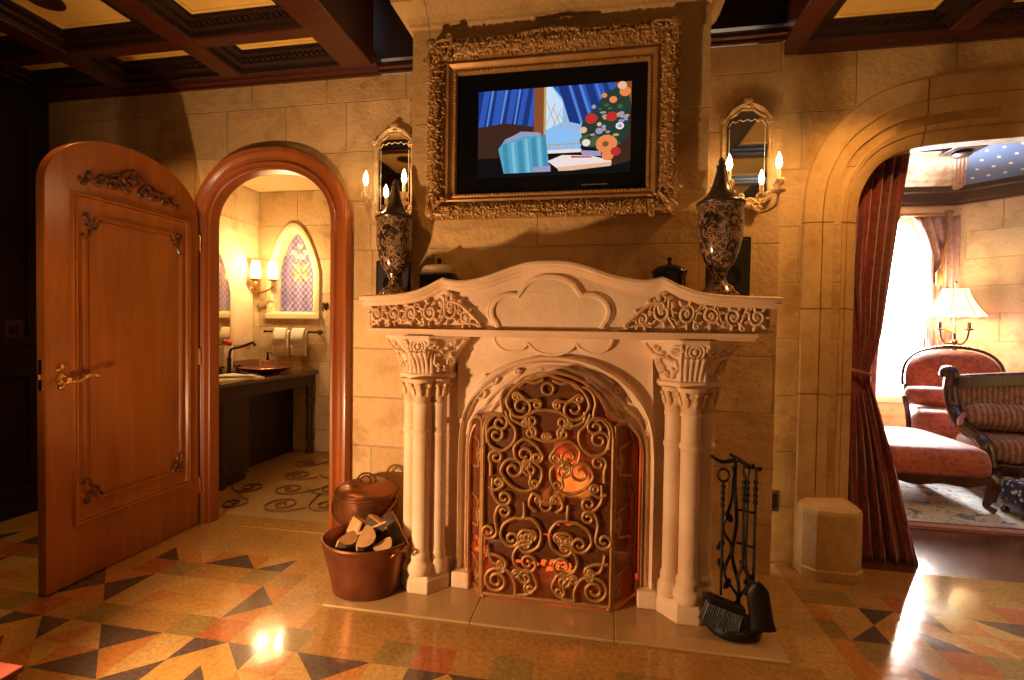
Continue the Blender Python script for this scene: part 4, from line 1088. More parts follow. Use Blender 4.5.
# ------------------------------------------------------------------ mirror sconces
def mirror_sconce(cx, zc, label):
    Y = 2.698
    t = thing('mirror_sconce', label, 'sconce', (cx, Y, zc))
    gl = [(-.098, -.20), (.098, -.20), (.098, .16), (.082, .20), (.055, .215), (.028, .238), (-.028, .238), (-.055, .215), (-.082, .20), (-.098, .16)]
    m = MB(); m.prism([(cx + x, zc + z) for x, z in gl], 'y', Y - .018, Y - .006); gp = part('mirror_glass', m, MIRROR, t, smooth=False)
    m = MB()
    for s in (-1, 1):
        m.tube([(cx + s * a, Y - .0185, zc + b) for a, b in ((.0, .195), (.02, .185), (.035, .195), (.055, .18), (.07, .188), (.09, .16))], .0022, 5)
        m.tube([(cx + s * .085, Y - .0185, zc - .19), (cx + s * .085, Y - .0185, zc + .15)], .0016, 5)
    part('etched_border', m, LINEN, gp)
    m = MB(); G_ = [(x * 1.0, z) for x, z in gl]
    o_ = [(x * 1.26, z * 1.10 + .004) for x, z in gl]
    m.loft([[(cx + x, Y - .020, zc + z) for x, z in G_], [(cx + x * 1.03, Y - .030, zc + z * 1.01) for x, z in G_], [(cx + (a[0] + b[0]) / 2, Y - .026, zc + (a[1] + b[1]) / 2) for a, b in zip(G_, o_)], [(cx + x * .97, Y - .032, zc + z * .985) for x, z in o_], [(cx + x, Y - .022, zc + z) for x, z in o_], [(cx + x, Y, zc + z) for x, z in o_]], closed=True)
    f = part('frame', m, IVG, t, smooth=False)
    for nm in ('carved_crest', 'carved_apron'):
        up = nm == 'carved_crest'; m = MB()
        for s in (-1, 1):
            for pts in ([cscroll([(.0, .275), (.04, .262), (.08, .235), (.11, .19)], .012, .014, -s, -s)] if up else [cscroll([(.02, -.21), (.07, -.235), (.11, -.20)], .014, .014, s, s), cscroll([(.0, -.225), (.03, -.25), (.06, -.25)], 0, .012, s, -s)]):
                m.tube([(cx + s * a, Y - .03, zc + b) for a, b in pts], .0085, 6)
            for q in range(9):
                if up: m.ell((cx + s * (.01 + .012 * q), Y - .028, zc + .272 - .0009 * q * q * 1.2), (.014, .010, .008), Matrix.Rotation(q * .6 * s, 3, 'Y'), 7, 4)
                else: m.ell((cx + s * (.01 + .011 * q), Y - .028, zc - .235 + .0004 * q * q), (.014, .010, .008), Matrix.Rotation(q * .9 * s, 3, 'Y'), 7, 4)
        if up: m.ell((cx, Y - .03, zc + .285), (.026, .014, .022))
        else: m.ell((cx, Y - .03, zc - .245), (.03, .016, .026))
        part(nm, m, IVG, f)
    for s in (-1, 1):
        ex, ey, ez = cx + s * .112, 2.55, 1.955
        m = MB(); m.tube(smooth_path([(cx + s * .02, Y - .03, zc - .235), (cx + s * .05, 2.61, zc - .29), (cx + s * .10, 2.56, zc - .275), (ex, ey, zc - .22), (ex, ey, ez - .03)], 6), [.009 - .003 * i / 24 for i in range(25)], 7)
        m.tube([(cx + s * .055 + .016 * math.cos(q), 2.60, zc - .262 + .016 * math.sin(q)) for q in [2 * PI * k / 10 * .8 for k in range(11)]], .004, 5)
        a_ = part('arm', m, IVG, t)
        m = MB(); m.lathe([(.004, -.045), (.012, -.035), (.032, -.028), (.034, -.022), (.014, -.016), (.012, -.004), (.018, .008), (.022, .028), (.017, .03), (.016, .012)], (ex, ey, ez), 14); part('candle_cup', m, IVG, a_)
        m = MB()
        for q in range(5):
            an = 2 * PI * q / 5; m.ell((ex + .020 * math.cos(an), ey + .020 * math.sin(an), ez + .02), (.008, .008, .018), None, 6, 4)
        part('cup_leaves', m, IVG, a_)
        m = MB(); m.lathe([(.010, 0), (.010, .075), (.008, .08), (.004, .084)], (ex, ey, ez), 12); cd = part('candle', m, CANDLE, t)
        m = MB(); m.lathe([(.005, .082), (.012, .095), (.0145, .110), (.012, .128), (.006, .146), (.001, .160)], (ex, ey, ez), 12); part('bulb', m, FLAME, cd)
        point('candle_light', (ex, ey - .004, ez + .118), CANDLE_W, (1, .58, .27), .012)
    return t
IVG = mat('antique_gilt_ivory', (.68, .50, .26), (.48, .30, .12), 30, .45, .3, bump=.002, bscale=50)
CANDLE_W = 17.0
def point(name, loc, w, c, r=.02):
    l = bpy.data.lights.new(name, 'POINT'); l.energy = w; l.color = c; l.shadow_soft_size = r
    o = bpy.data.objects.new(name, l); COL.objects.link(o); o.location = loc; return o
mirror_sconce(-1.184, 2.12, 'twin candle mirror sconce between the bathroom doorway and the chimney breast')
mirror_sconce(.715, 2.135, 'twin candle mirror sconce between the chimney breast and the stone archway')

# ------------------------------------------------------------------ things on the mantel
t = NT('urn_glaze'); n0 = t.noise(7, 3, .6, dist=1.5); n1 = t.noise(24, 5, .65, dist=2.2)
f_ = t.math('ADD', t.math('MULTIPLY', n1.outputs['Fac'], .75), t.math('MULTIPLY', n0.outputs['Fac'], .35))
t.set(col=t.ramp(f_, [(.45, (.018, .012, .010)), (.545, (.07, .032, .016)), (.575, (.50, .33, .18)), (.60, (.32, .18, .09)), (.63, (.12, .055, .03)), (.72, (.025, .016, .012))]), rough=.16, coat=.7, spec=.6)
URN = t.m
def urn(x, y, z, label):
    u = thing('lidded_urn', label, 'urn', (x, y, z), 'patterned urns on the mantel')
    m = MB(); m.lathe([(.001, .0), (.078, .0), (.080, .010), (.076, .022), (.064, .032), (.058, .046), (.038, .058), (.028, .075), (.026, .095), (.034, .105), (.034, .115), (.044, .128), (.062, .155), (.078, .20), (.087, .25), (.091, .30), (.0905, .345), (.088, .37), (.092, .376), (.092, .384), (.001, .386)], (x, y, z), 36); part('body', m, URN, u)
    m = MB(); m.lathe([(.001, .384), (.094, .385), (.097, .391), (.094, .398), (.078, .408), (.058, .425), (.043, .448), (.033, .475), (.025, .505), (.019, .530), (.017, .538), (.021, .543), (.020, .550), (.013, .556), (.015, .566), (.010, .578), (.001, .586)], (x, y, z), 32); l = part('lid', m, LIDM, u)
    return u
LIDM = mat('bronze_lid', (.045, .030, .022), (.09, .055, .035), 30, .28, .3, coat=.4)
u1 = urn(.483, 2.17, 1.391, 'tall patterned lidded urn at the archway end of the mantel')
dup(u1, (-1.005, 2.285, 1.392), .7, 'tall patterned lidded urn at the doorway end of the mantel')
SPK = mat('speaker_cloth', (.012, .010, .010), None, rough=.8, bump=.001, bscale=300)
def speaker(x0, x1, y0, y1, z0, z1, label):
    m = MB(); m.box(x0, x1, y0, y1, z0, z1); o = one('speaker', m, BLACK, label, 'speaker', bevel=.006)
    m = MB(); m.box(x0 + .012, x1 - .012, y0 - .006, y0 + .002, z0 + .012, z1 - .012); part('speaker_grille', m, SPK, o, bevel=.004)
    m = MB(); m.lathe([(.001, 0), (.05, 0), (.055, .004), (.05, .006)], (0, 0, 0), 20); m.xform(Matrix.Translation(((x0 + x1) / 2, y0 - .004, z0 + (z1 - z0) * .4)) @ Matrix.Rotation(PI / 2, 4, 'X')); part('speaker_cone', m, BLACK, o)
    return o
speaker(.49, .690, 2.47, 2.62, 1.394, 1.70, 'tall black box speaker behind the urn at the archway end')
speaker(-1.185, -.985, 2.45, 2.60, 1.394, 1.605, 'low black box speaker behind the urn at the doorway end')
x, y, z = -.775, 2.28, 1.391
d = thing('butter_dish', 'small cream domed dish on a dark base on the mantel', 'dish', (x, y, z))
m = MB(); m.box(x - .082, x + .082, y - .05, y + .05, z + .002, z + .122); part('base', m, BLACK, d, bevel=.01)
m = MB(); m.loft([[(x + .082 * k * a, y + .05 * k * b, z + h) for a, b in ((-1, -.8), (-.8, -1), (.8, -1), (1, -.8), (1, .8), (.8, 1), (-.8, 1), (-1, .8))] for k, h in ((.93, .122), (.92, .134), (.86, .148), (.70, .160), (.3, .166), (.1, .167))], closed=True, cap=True); li = part('lid', m, mat('cream_glaze', (.62, .50, .34), None, rough=.3), d)
m = MB(); m.lathe([(.012, .165), (.008, .175), (.012, .184), (.010, .194), (.001, .200)], (x, y, z), 12); part('knob', m, BLACK, li)
x, y, z = .297, 2.275, 1.391
j = thing('lidded_canister', 'black glossy lidded canister on the mantel beside the tall urn', 'canister', (x, y, z))
m = MB(); m.lathe([(.001, 0), (.066, 0), (.070, .006), (.070, .105), (.073, .11), (.073, .118), (.001, .12)], (x, y, z), 32); part('body', m, BLACK, j)
m = MB(); m.lathe([(.076, .118), (.078, .124), (.070, .134), (.045, .148), (.02, .156), (.008, .160), (.007, .170), (.011, .178), (.008, .186), (.001, .189)], (x, y, z), 28); part('lid', m, BLACK, j)

# ------------------------------------------------------------------ corner of a chest at the lower left
ch = thing('low_chest', 'red lacquered wooden chest with black iron fittings at the edge of the floor', 'chest', (-1.96, 1.0, 0)); cx_, cy_ = -1.96, 1.0
REDW = wood('red_lacquer_wood', (.10, .018, .010), (.16, .032, .014), .6, axis='y', coat=0)
m = MB(); m.box(-2.46, -1.70, .80, 1.165, .02, .195); part('box', m, REDW, ch, bevel=.008)
m = MB(); m.box(-2.47, -1.69, .79, 1.175, .195, .215); part('lid', m, REDW, ch, bevel=.006)
for yv in (.86, 1.12):
    m = MB(); m.box(-1.692, -1.684, yv - .02, yv + .02, .09, .20); part('strap', m, IRON, ch, bevel=.002)
m = MB(); m.tube(smooth_path([(-1.69, .95, .13), (-1.665, .95, .12), (-1.655, .99, .10), (-1.665, 1.03, .12), (-1.69, 1.03, .13)], 6), .008, 6); part('handle', m, IRON, ch)
for ax, ay in ((-2.43, .83), (-1.73, .83), (-2.43, 1.135), (-1.73, 1.135)):
    m = MB(); m.box(ax - .02, ax + .02, ay - .02, ay + .02, 0, .02); part('foot', m, REDW, ch)
# ------------------------------------------------------------------ bathroom beyond the doorway
def wall_hole(mb, x0, x1, z0, z1, hole, y0, y1):
    """wall slab with one hole (closed outline, symmetric in x), split down the middle of the hole"""
    xs = [p[0] for p in hole]; c = (min(xs) + max(xs)) / 2
    zt = max(p[1] for p in hole); zb = min(p[1] for p in hole)
    L = [p for p in hole if p[0] < c - 1e-5]; R_ = [p for p in hole if p[0] > c + 1e-5]
    L.sort(key=lambda p: p[1]); R_.sort(key=lambda p: p[1])
    mb.prism([(x0, z0), (c, z0), (c, zb)] + L + [(c, zt), (c, z1), (x0, z1)], 'y', y0, y1)
    mb.prism([(x1, z0), (c, z0), (c, zb)] + R_ + [(c, zt), (c, z1), (x1, z1)], 'y', y0, y1)
def gothic(cx, hw, zb, zs, zt, n=12):
    p = [(cx - hw, zb), (cx - hw, zs)]
    for i in range(1, n):
        t = i / n; p.append((cx - hw * (1 - t ** 1.5 * .35 - t * .65), zs + (zt - zs) * math.sin(t * PI / 2) ** .9))
    q = [(2 * cx - x, z) for x, z in p]
    return p + [(cx, zt)] + list(reversed(q))
BW = gothic(-3.035, .225, 1.385, 1.78, 2.195)
m = MB(); wall_hole(m, -3.6, -1.1, 0, 2.75, BW, 4.46, 4.62); struct('wall_bathroom_back', m, W_BATH, smooth=False)
m = MB(); m.box(-3.55, -3.43, 2.82, 4.46, 0, 2.75); struct('wall_bathroom_left', m, W_BATHS, smooth=False)
m = MB(); m.box(-1.2, -1.1, 2.82, 4.46, 0, 2.75); struct('wall_bathroom_right', m, W_BATHS, smooth=False)
m = MB(); m.box(-3.6, -1.1, 2.82, 4.62, 2.60, 2.7); struct('ceiling_bathroom', m, mat('bath_plaster', (.66, .48, .24), None, rough=.7), smooth=False)
BF = mat('mosaic_gold', (.42, .28, .09), (.30, .19, .055), 60, .4, bump=.001, bscale=120)
m = MB(); m.box(-3.6, -1.1, 2.82, 4.62, -.1, .0); bf = struct('floor_bathroom', m, BF, smooth=False)
m = MB()
for cx_, cy_, r, a, t_ in ((-2.15, 3.05, .13, 0, 1.8), (-1.85, 3.10, .12, 2, -1.8), (-2.30, 3.35, .12, 1, 1.7), (-2.0, 3.42, .13, 3, -1.8), (-2.45, 3.68, .12, 0, 1.8), (-2.15, 3.78, .13, 2, -1.7), (-2.6, 4.02, .12, 1, 1.8), (-2.35, 4.15, .12, 4, -1.8), (-1.7, 3.5, .12, 1, 1.8), (-1.85, 3.85, .12, 2, -1.8), (-2.5, 3.0, .10, 4, 1.6), (-2.62, 3.32, .11, 2, -1.7)):
    p = spiral(cx_, cy_, .012, r, a, t_)
    e = p[-1]; d = Vector((p[-1][0] - p[-2][0], p[-1][1] - p[-2][1])).normalized()
    p = p + [(e[0] + d.x * .05 * k, e[1] + d.y * .05 * k + .01 * k * k) for k in (1, 2, 3)]
    m.tube([(x, y, .0015) for x, y in p], .015, 6, flat=.06)
part('scroll_inlay', m, mat('mosaic_brown', (.17, .08, .025), None, rough=.4), bf)
m = MB(); m.box(-2.38, -1.59, 2.675, 2.82, .001, .005); struct('floor_threshold', m, TZ['gold'], smooth=False)
# pointed niche with mirror on the left wall
m = MB(); Pn = gothic(3.77, .29, 1.06, 1.55, 2.02)
prn = [(1.0, 0), (1.0, .012), (1.06, .018), (1.12, .012), (1.7, .014), (1.85, .03), (1.95, .03), (1.97, 0)]
m.loft([[(-3.43 + d, 3.77 + (y - 3.77) * s, 1.06 + (z - 1.06) * (1 + (s - 1) * .27)) for s, d in prn] for y, z in Pn])
struct('trim_niche', m, CARVE)
t = thing('vanity_mirror', 'pointed arch mirror on the bathroom wall above the vanity', 'mirror', (-3.43, 3.77, 1.06))
m = MB(); m.prism(Pn, 'x', -3.43, -3.422); part('mirror_glass', m, mat('bath_mirror', (.74, .64, .46), None, rough=.06, metal=1), t, smooth=False)
# stained glass window
wf = MB(); pr = [(.975, 4.58), (.975, 4.45), (1.04, 4.438), (1.18, 4.435), (1.28, 4.44), (1.30, 4.455), (1.30, 4.47)]
zc_, xc_ = 1.75, -3.035
wf.loft([[(xc_ + (x - xc_) * s, y, zc_ + (z - zc_) * (1 + (s - 1) * .62)) for s, y in pr] for x, z in BW + [BW[0]]])
win = struct('window_1', wf, mat('cream_plaster', (.78, .66, .40), None, rough=.6))
win['label'] = 'pointed stained glass window with a flower in the bathroom'
GLZ = {k: emis('glass_' + k, c, s) for k, c, s in (('lav', (.30, .22, .30), .42), ('lav2', (.22, .16, .26), .38), ('yel', (.95, .50, .12), .62), ('ora', (.75, .20, .06), .5), ('cre', (.95, .68, .30), .6))}
GK = list(GLZ)
m = MB(); gy = 4.565
xg0, zg0, st = xc_ - .34, 1.355, .058
def ingl(x, z):
    hwid = .26
    if z > 1.78: hwid = max(0, .26 * (1 - ((z - 1.78) / .415) ** 1.9))
    return abs(x - xc_) < hwid + .03 and z < 2.21
for i in range(13):
    for k in range(27):
        cx_ = xg0 + st * (i + (.5 if k % 2 else 0)); cz_ = zg0 + .033 * k
        if ingl(cx_, cz_):
            m.mi = (i * 7 + k * 3) % 2
            m.face([(cx_ - st / 2, gy, cz_), (cx_, gy, cz_ - .033), (cx_ + st / 2, gy, cz_), (cx_, gy, cz_ + .033)])
for q in range(8):
    a = q * PI / 4; m.mi = 3 if q % 2 == 0 else 2
    c = (xc_ + .01 + .068 * math.cos(a), 1.80 + .075 * math.sin(a)); n_ = 10
    m.face([(c[0] + .044 * math.cos(u) * math.cos(a) - .019 * math.sin(u) * math.sin(a), gy - .003, c[1] + .044 * math.cos(u) * math.sin(a) + .019 * math.sin(u) * math.cos(a)) for u in [2 * PI * w / n_ for w in range(n_)]])
for dx, dz in ((-.07, 2.0), (.07, 2.0), (0, 2.06), (-.03, 1.96), (.035, 1.955)):
    m.mi = 4; m.face([(xc_ + dx + .034 * math.cos(u), gy - .003, dz + .026 * math.sin(u)) for u in [2 * PI * w / 10 for w in range(10)]])
m.mi = 3; m.face([(xc_ + .01 + .02 * math.cos(u), gy - .005, 1.80 + .02 * math.sin(u)) for u in [2 * PI * w / 10 for w in range(10)]])
part('stained_glass', m, [GLZ[k] for k in GK], win, smooth=False)
m = MB(); LEAD = mat('lead_came', (.06, .045, .05), None, rough=.5, metal=.5)
for i in range(-10, 22):
    for sg in (1, -1):
        pts = [(xg0 + st * (i + .5 * sg * t_ * 1.0), gy - .004, zg0 + .033 * t_) for t_ in range(26)]
        pts = [p for p in pts if ingl(p[0], p[2]) and abs(p[0] - xc_) < .27]
        if len(pts) > 1: m.tube(pts, .0022, 4)
part('lead_came', m, LEAD, win)
m = MB(); m.box(-3.335, -2.735, 4.425, 4.47, 1.315, 1.375); part('sill', m, mat('cream_sill', (.78, .66, .40), None, rough=.6), win, bevel=.01)
# vanity
VX0, VX1, VY0, VY1 = -3.425, -2.76, 3.17, 4.44
VW = wood('vanity_wood', (.022, .009, .005), (.04, .016, .008), .5, axis='y', coat=0)
va = thing('vanity_table', 'dark wooden bathroom vanity table with turned legs', 'vanity', (-3.1, 3.8, 0))
m = MB(); m.box(VX0, VX1 + .015, VY0 - .01, VY1, .775, .812); part('countertop', m, mat('vanity_top', (.10, .045, .02), (.06, .028, .013), 4, .2, coat=.4), va, bevel=.008)
m = MB(); m.box(VX0, VX1 - .02, VY0 + .015, VY1 - .01, .67, .775); part('apron', m, VW, va, bevel=.004)
m = MB(); m.box(VX0, VX1 - .03, VY0 + .01, 3.52, .06, .67); cb = part('cabinet', m, VW, va, bevel=.005)
m = MB(); m.box(VX1 - .032, VX1 - .022, VY0 + .04, 3.49, .10, .63); part('cabinet_door', m, VW, cb, bevel=.004)
m = MB(); m.box(VX0, VX1 - .06, VY0, 3.52, 0, .06); part('cabinet_base', m, VW, va)
m = MB(); m.box(VX0, VX1 - .25, 3.52, VY1 - .02, .0, .67); part('back_panel', m, DARKW, va)
for ly in (3.23, 4.385):
    m = MB(); m.lathe([(.001, 0), (.03, 0), (.034, .03), (.024, .06), (.022, .10), (.036, .15), (.03, .20), (.026, .35), (.032, .48), (.040, .53), (.028, .56), (.036, .58), (.038, .67)], (VX1 - .045, ly, 0), 16); part('leg', m, VW, va)
m = MB(); m.box(VX0, VX0 + .018, VY0, VY1, .812, .91); part('backsplash', m, mat('splash', (.30, .16, .08), None, rough=.3), va)
bs = thing('vessel_basin', 'shallow copper vessel basin sitting on the vanity', 'basin', (-3.02, 4.02, .812))
m = MB(); m.lathe([(.001, .006), (.10, .0), (.14, .012), (.19, .032), (.215, .048), (.222, .054), (.216, .058), (.19, .044), (.14, .026), (.001, .016)], (-3.02, 4.02, .812), 36, 1, 1.05); part('bowl', m, COPPER, bs)
m = MB(); m.lathe([(.001, .017), (.018, .017), (.02, .021), (.001, .023)], (-3.02, 4.02, .812), 12); part('drain', m, BRASS, bs)
BRZ = mat('oiled_bronze', (.035, .02, .012), (.09, .045, .02), 15, .3, .8)
fx, fy_, fz = -3.21, 3.80, .812
fa = thing('faucet', 'dark bronze gooseneck faucet with cross handles beside the basin', 'faucet', (fx, fy_, fz))
m = MB(); m.lathe([(.03, 0), (.032, .01), (.018, .03), (.016, .12), (.02, .13), (.014, .15)], (fx, fy_, fz), 14); m.tube(smooth_path([(fx, fy_, fz + .14), (fx + .01, fy_ + .01, fz + .22), (fx + .06, fy_ + .06, fz + .24), (fx + .11, fy_ + .11, fz + .27), (fx + .13, fy_ + .13, fz + .28), (fx + .15, fy_ + .14, fz + .25)], 6), .011, 8); part('spout', m, BRZ, fa)
for dy in (-.10, .10):
    m = MB(); m.lathe([(.026, 0), (.028, .01), (.015, .02), (.013, .06)], (fx, fy_ + dy, fz), 12); m.tube([(fx - .035, fy_ + dy, fz + .07), (fx + .035, fy_ + dy, fz + .07)], .008, 6); m.tube([(fx, fy_ + dy - .035, fz + .07), (fx, fy_ + dy + .035, fz + .07)], .008, 6); part('cross_handle', m, BRZ, fa)
cu = thing('soap_dispenser', 'small terracotta soap dispenser with bronze pump behind the basin', 'dispenser', (-3.19, 4.28, .812))
m = MB(); m.lathe([(.001, 0), (.05, 0), (.054, .01), (.05, .03), (.052, .09), (.045, .10), (.001, .10)], (-3.19, 4.28, .812), 20); part('jar', m, mat('terracotta', (.42, .14, .07), None, rough=.4), cu)
m = MB(); m.lathe([(.018, .10), (.012, .12), (.008, .16), (.014, .17), (.001, .18)], (-3.19, 4.28, .812), 12); m.tube([(-3.19, 4.28, .982), (-3.15, 4.27, .985), (-3.14, 4.27, .97)], .006, 6); part('pump', m, BRZ, cu)
m = MB(); rows = []
for i in range(17):
    y = 3.20 + .42 * i / 16
    rows.append([(-3.22 + .40 * k / 10, y, .814 + .022 * (1 if 0 < k < 10 else 0) + .004 * math.sin(k * 1.3 + i * .8)) for k in range(11)] )
rows = [[(x + .10 * (j / 16), y, z) for x, y, z in r] for j, r in enumerate(rows)]
m.loft(rows); tw = one('folded_towel', m, LINEN, 'white towel folded flat on the near end of the vanity', 'towel'); so = tw.modifiers.new('thick', 'SOLIDIFY'); so.thickness = .012; so.offset = -1
m = MB(); m.loft([[(x + .10 * (j / 16), y, z + .012) for x, y, z in r[2:9]] for j, r in enumerate(rows[2:-2])]); part('fold', m, LINEN, tw)
fb = thing('tissue_box', 'white box with a red flower on the bathroom ledge', 'box', (-3.36, 3.93, .812)); 
m = MB()
m.lathe([(.001, 0), (.05, 0), (.06, .04), (.065, .24), (.06, .25), (.001, .24)], (-3.36, 3.93, .812), 6); part('holder', m, LINEN, fb)
m = MB()
for q in range(7): m.ell((-3.34 + .025 * math.cos(q * .9), 3.93 + .025 * math.sin(q * .9), 1.085 + .008 * (q % 3)), (.022, .018, .016), Matrix.Rotation(q, 3, 'Z'), 8, 5)
part('red_flower', m, mat('red_petal', (.7, .06, .03), None, rough=.5), fb)
m = MB()
for q in range(5): m.ell((-3.36 + .04 * math.cos(q * 1.3), 3.93 + .04 * math.sin(q * 1.3), 1.065), (.03, .012, .01), Matrix.Rotation(q * 1.3, 3, 'Z'), 8, 5)
part('leaves', m, mat('leaf_green', (.10, .16, .05), None, rough=.5), fb)
# towel bar, towels, hook
tb = thing('towel_bar', 'bronze towel bar on the bathroom wall below the stained glass window', 'towel bar', (-3.0, 4.46, 1.19))
m = MB(); m.tube([(-3.30, 4.40, 1.19), (-2.70, 4.40, 1.19)], .010, 8); m.ell((-3.31, 4.40, 1.19), (.02, .014, .014)); m.ell((-2.69, 4.40, 1.19), (.02, .014, .014)); part('rod', m, BRZ, tb)
for x in (-3.24, -2.745):
    m = MB(); m.tube([(x, 4.40, 1.19), (x, 4.46, 1.19)], .012, 8); m.ell((x, 4.456, 1.19), (.026, .008, .026)); part('bracket', m, BRZ, tb)
def towel(x0, x1, zb, zb2, label):
    m = MB(); rows = []
    prof = [(4.375, zb), (4.378, zb + .1), (4.384, 1.17), (4.388, 1.195), (4.40, 1.206), (4.412, 1.195), (4.416, 1.17), (4.42, zb + .12)]
    for k in range(9):
        x = x0 + (x1 - x0) * k / 8
        rows.append([(x + .004 * math.sin(q * 2 + k), y - .007 * abs(math.sin(k * 1.4)) * (1 if q < 3 else 0), z) for q, (y, z) in enumerate(prof)])
    m.loft(rows); o = one('hand_towel', m, LINEN, label, 'towel', 'white hand towels on the bar'); s_ = o.modifiers.new('thick', 'SOLIDIFY'); s_.thickness = .008
    m = MB(); rows = []
    for k in range(9):
        x = x0 + .02 + (x1 - x0 - .04) * k / 8
        rows.append([(x, y, z) for y, z in ((4.362, zb2), (4.362, zb2 + .08), (4.37, 1.185), (4.384, 1.214), (4.40, 1.22))])
    m.loft(rows); p_ = part('washcloth_layer', m, LINEN, o); s_ = p_.modifiers.new('thick', 'SOLIDIFY'); s_.thickness = .008
towel(-3.21, -3.035, .95, 1.06, 'white hand towel on the bar nearest the vanity mirror'); towel(-3.015, -2.84, .955, 1.06, 'white hand towel on the bar farther from the vanity mirror')
hk = thing('robe_hook', 'small bronze robe hook on the bathroom wall right of the window', 'hook', (-2.68, 4.46, 1.44))
m = MB(); m.ell((-2.68, 4.456, 1.45), (.03, .008, .04)); part('plate', m, BRZ, hk)
m = MB(); m.tube(smooth_path([(-2.68, 4.45, 1.46), (-2.68, 4.41, 1.45), (-2.68, 4.40, 1.42), (-2.68, 4.41, 1.40)], 5), .007, 6); m.ell((-2.68, 4.41, 1.47), (.012, .012, .012)); m.tube([(-2.68, 4.45, 1.46), (-2.68, 4.41, 1.47)], .006, 6); part('hook_arm', m, BRZ, hk)
# bathroom wall sconce: two shaded candles
sx, sy, sz = -3.425, 4.33, 1.66
bsn = thing('bathroom_sconce', 'brass bathroom wall sconce with two glowing candle shades beside the stained glass window', 'sconce', (sx, sy, sz))
m = MB(); m.prism([(sy + .05 * math.cos(2 * PI * k / 20), sz + .12 * math.sin(2 * PI * k / 20)) for k in range(20)], 'x', sx, sx + .014); m.ell((sx + .012, sy, sz + .13), (.01, .02, .02)); part('backplate', m, BRASS, bsn, bevel=.004)
SHD = NT('lit_glass_shade'); SHD.set(col=(.9, .75, .45), ecol=(1, .66, .27), es=2.6, rough=.5); SHD = SHD.m
for dx, dy in ((.10, -.05), (.235, .02)):
    m = MB(); m.tube(smooth_path([(sx + .01, sy, sz - .03), (sx + dx * .5, sy + dy * .5, sz - .08), (sx + dx, sy + dy, sz - .03), (sx + dx, sy + dy, sz + .03)], 6), .008, 7); m.lathe([(.01, .02), (.05, .035), (.052, .042), (.012, .05)], (sx + dx, sy + dy, sz), 16); ar = part('arm', m, BRASS, bsn)
    m = MB(); m.lathe([(.012, .04), (.045, .05), (.052, .10), (.046, .16), (.036, .21), (.03, .22)], (sx + dx, sy + dy, sz), 18); part('shade', m, SHD, ar)
    point('bathroom_lamp', (sx + dx + .16, sy + dy - .12, sz + .16), 11, (1, .64, .28), .012)
rl = thing('recessed_light', 'small recessed downlight in the bathroom ceiling', 'ceiling light', (-3.0, 3.9, 2.6))
m = MB(); m.lathe([(.035, -.001), (.05, -.001), (.052, -.006), (.035, -.008)], (-3.0, 3.9, 2.6), 20); part('trim_ring', m, BRASS, rl)
m = MB(); m.lathe([(.001, -.004), (.034, -.004), (.034, -.002), (.001, -.002)], (-3.0, 3.9, 2.6), 16); part('lens', m, emis('downlight_lens', (1, .85, .6), 8), rl)
# ------------------------------------------------------------------ sitting room beyond the archway
LW = MB(); LH = gothic(3.34, .34, .55, 1.75, 2.52)
wall_hole(LW, .9, 3.89, 0, 2.85, LH, 6.3, 6.45); struct('wall_sitting_back', LW, W_LIV, smooth=False)
m = MB(); dv = Vector((.697, -.717)); nv = Vector((.717, .697)); P0 = Vector((3.89, 6.3)); P1 = P0 + dv * 2.6
m.prism([tuple(P0), tuple(P1), tuple(P1 + nv * .12), tuple(P0 + nv * .12)], 'z', 0, 2.85); struct('wall_sitting_angle', m, stone_wall('ashlar_pale_angle', 'x', c1=(.72, .58, .38), c2=(.60, .44, .25), row=.30, wid=.36), smooth=False)
m = MB(); m.box(5.70, 5.8, 2.93, 4.45, 0, 2.85); struct('wall_sitting_right', m, W_SIDE, smooth=False)
m = MB(); m.box(.85, .95, 2.93, 6.45, 0, 3.2); struct('wall_sitting_left', m, W_SIDE, smooth=False)
m = MB(); m.box(4.6, 5.8, 2.83, 2.93, 0, 3.2); struct('wall_sitting_front', m, W_BACK, smooth=False)
PARQ = wood('parquet_dark', (.09, .035, .016), (.18, .075, .034), .16, 7, 'x', coat=.6)
PARQ2 = wood('parquet_dark_turned', (.07, .028, .013), (.15, .06, .028), .16, 7, 'y', coat=.6)
m = MB(); m.box(.9, 5.8, 2.88, 6.4, -.1, -.002)
for i in range(16):           # chevron boards
    for j in range(13):
        x, y = .9 + .31 * i, 2.88 + .30 * j
        m.mi = (i + j) % 2
        m.face([(x, y, 0), (x + .31, y, 0), (x + .31, y + .30, 0), (x, y + .30, 0)])
struct('floor_sitting', m, [PARQ, PARQ2], smooth=False)
# cornice and vault
m = MB(); pr = [(0, 2.70), (-.03, 2.70), (-.04, 2.725), (-.07, 2.735), (-.09, 2.78), (-.10, 2.82), (-.14, 2.83), (-.15, 2.88), (0, 2.88)]
def cpt(k, o, z):     # along the wall line, offset inward
    base = [Vector((.95, 6.3)), Vector((3.89, 6.3)), P1][k]; n_ = [Vector((0, 1)), Vector((.38, .925)).normalized() * 1.08, nv][k]
    q = base + n_ * o; return (q.x, q.y, z)
m.loft([[cpt(k, o, z) for o, z in pr] for k in (0, 1, 2)], closed=True, cap=True); struct('ceiling_moulding', m, mat('sitting_cornice', (.055, .028, .02), None, rough=.3), smooth=False)
BLUE = NT('star_vault_blue'); sep = BLUE.n('ShaderNodeSeparateXYZ'); BLUE.l(BLUE.mapping(rot=(0, 0, .8)), sep.inputs[0])
def frac(v, s, o=0): return BLUE.math('SUBTRACT', BLUE.math('FRACT', BLUE.math('ADD', BLUE.math('MULTIPLY', v, s), o)), .5)
yy = BLUE.math('MULTIPLY', sep.outputs[1], 8.0); row = BLUE.math('MODULO', BLUE.math('FLOOR', yy), 2.0)
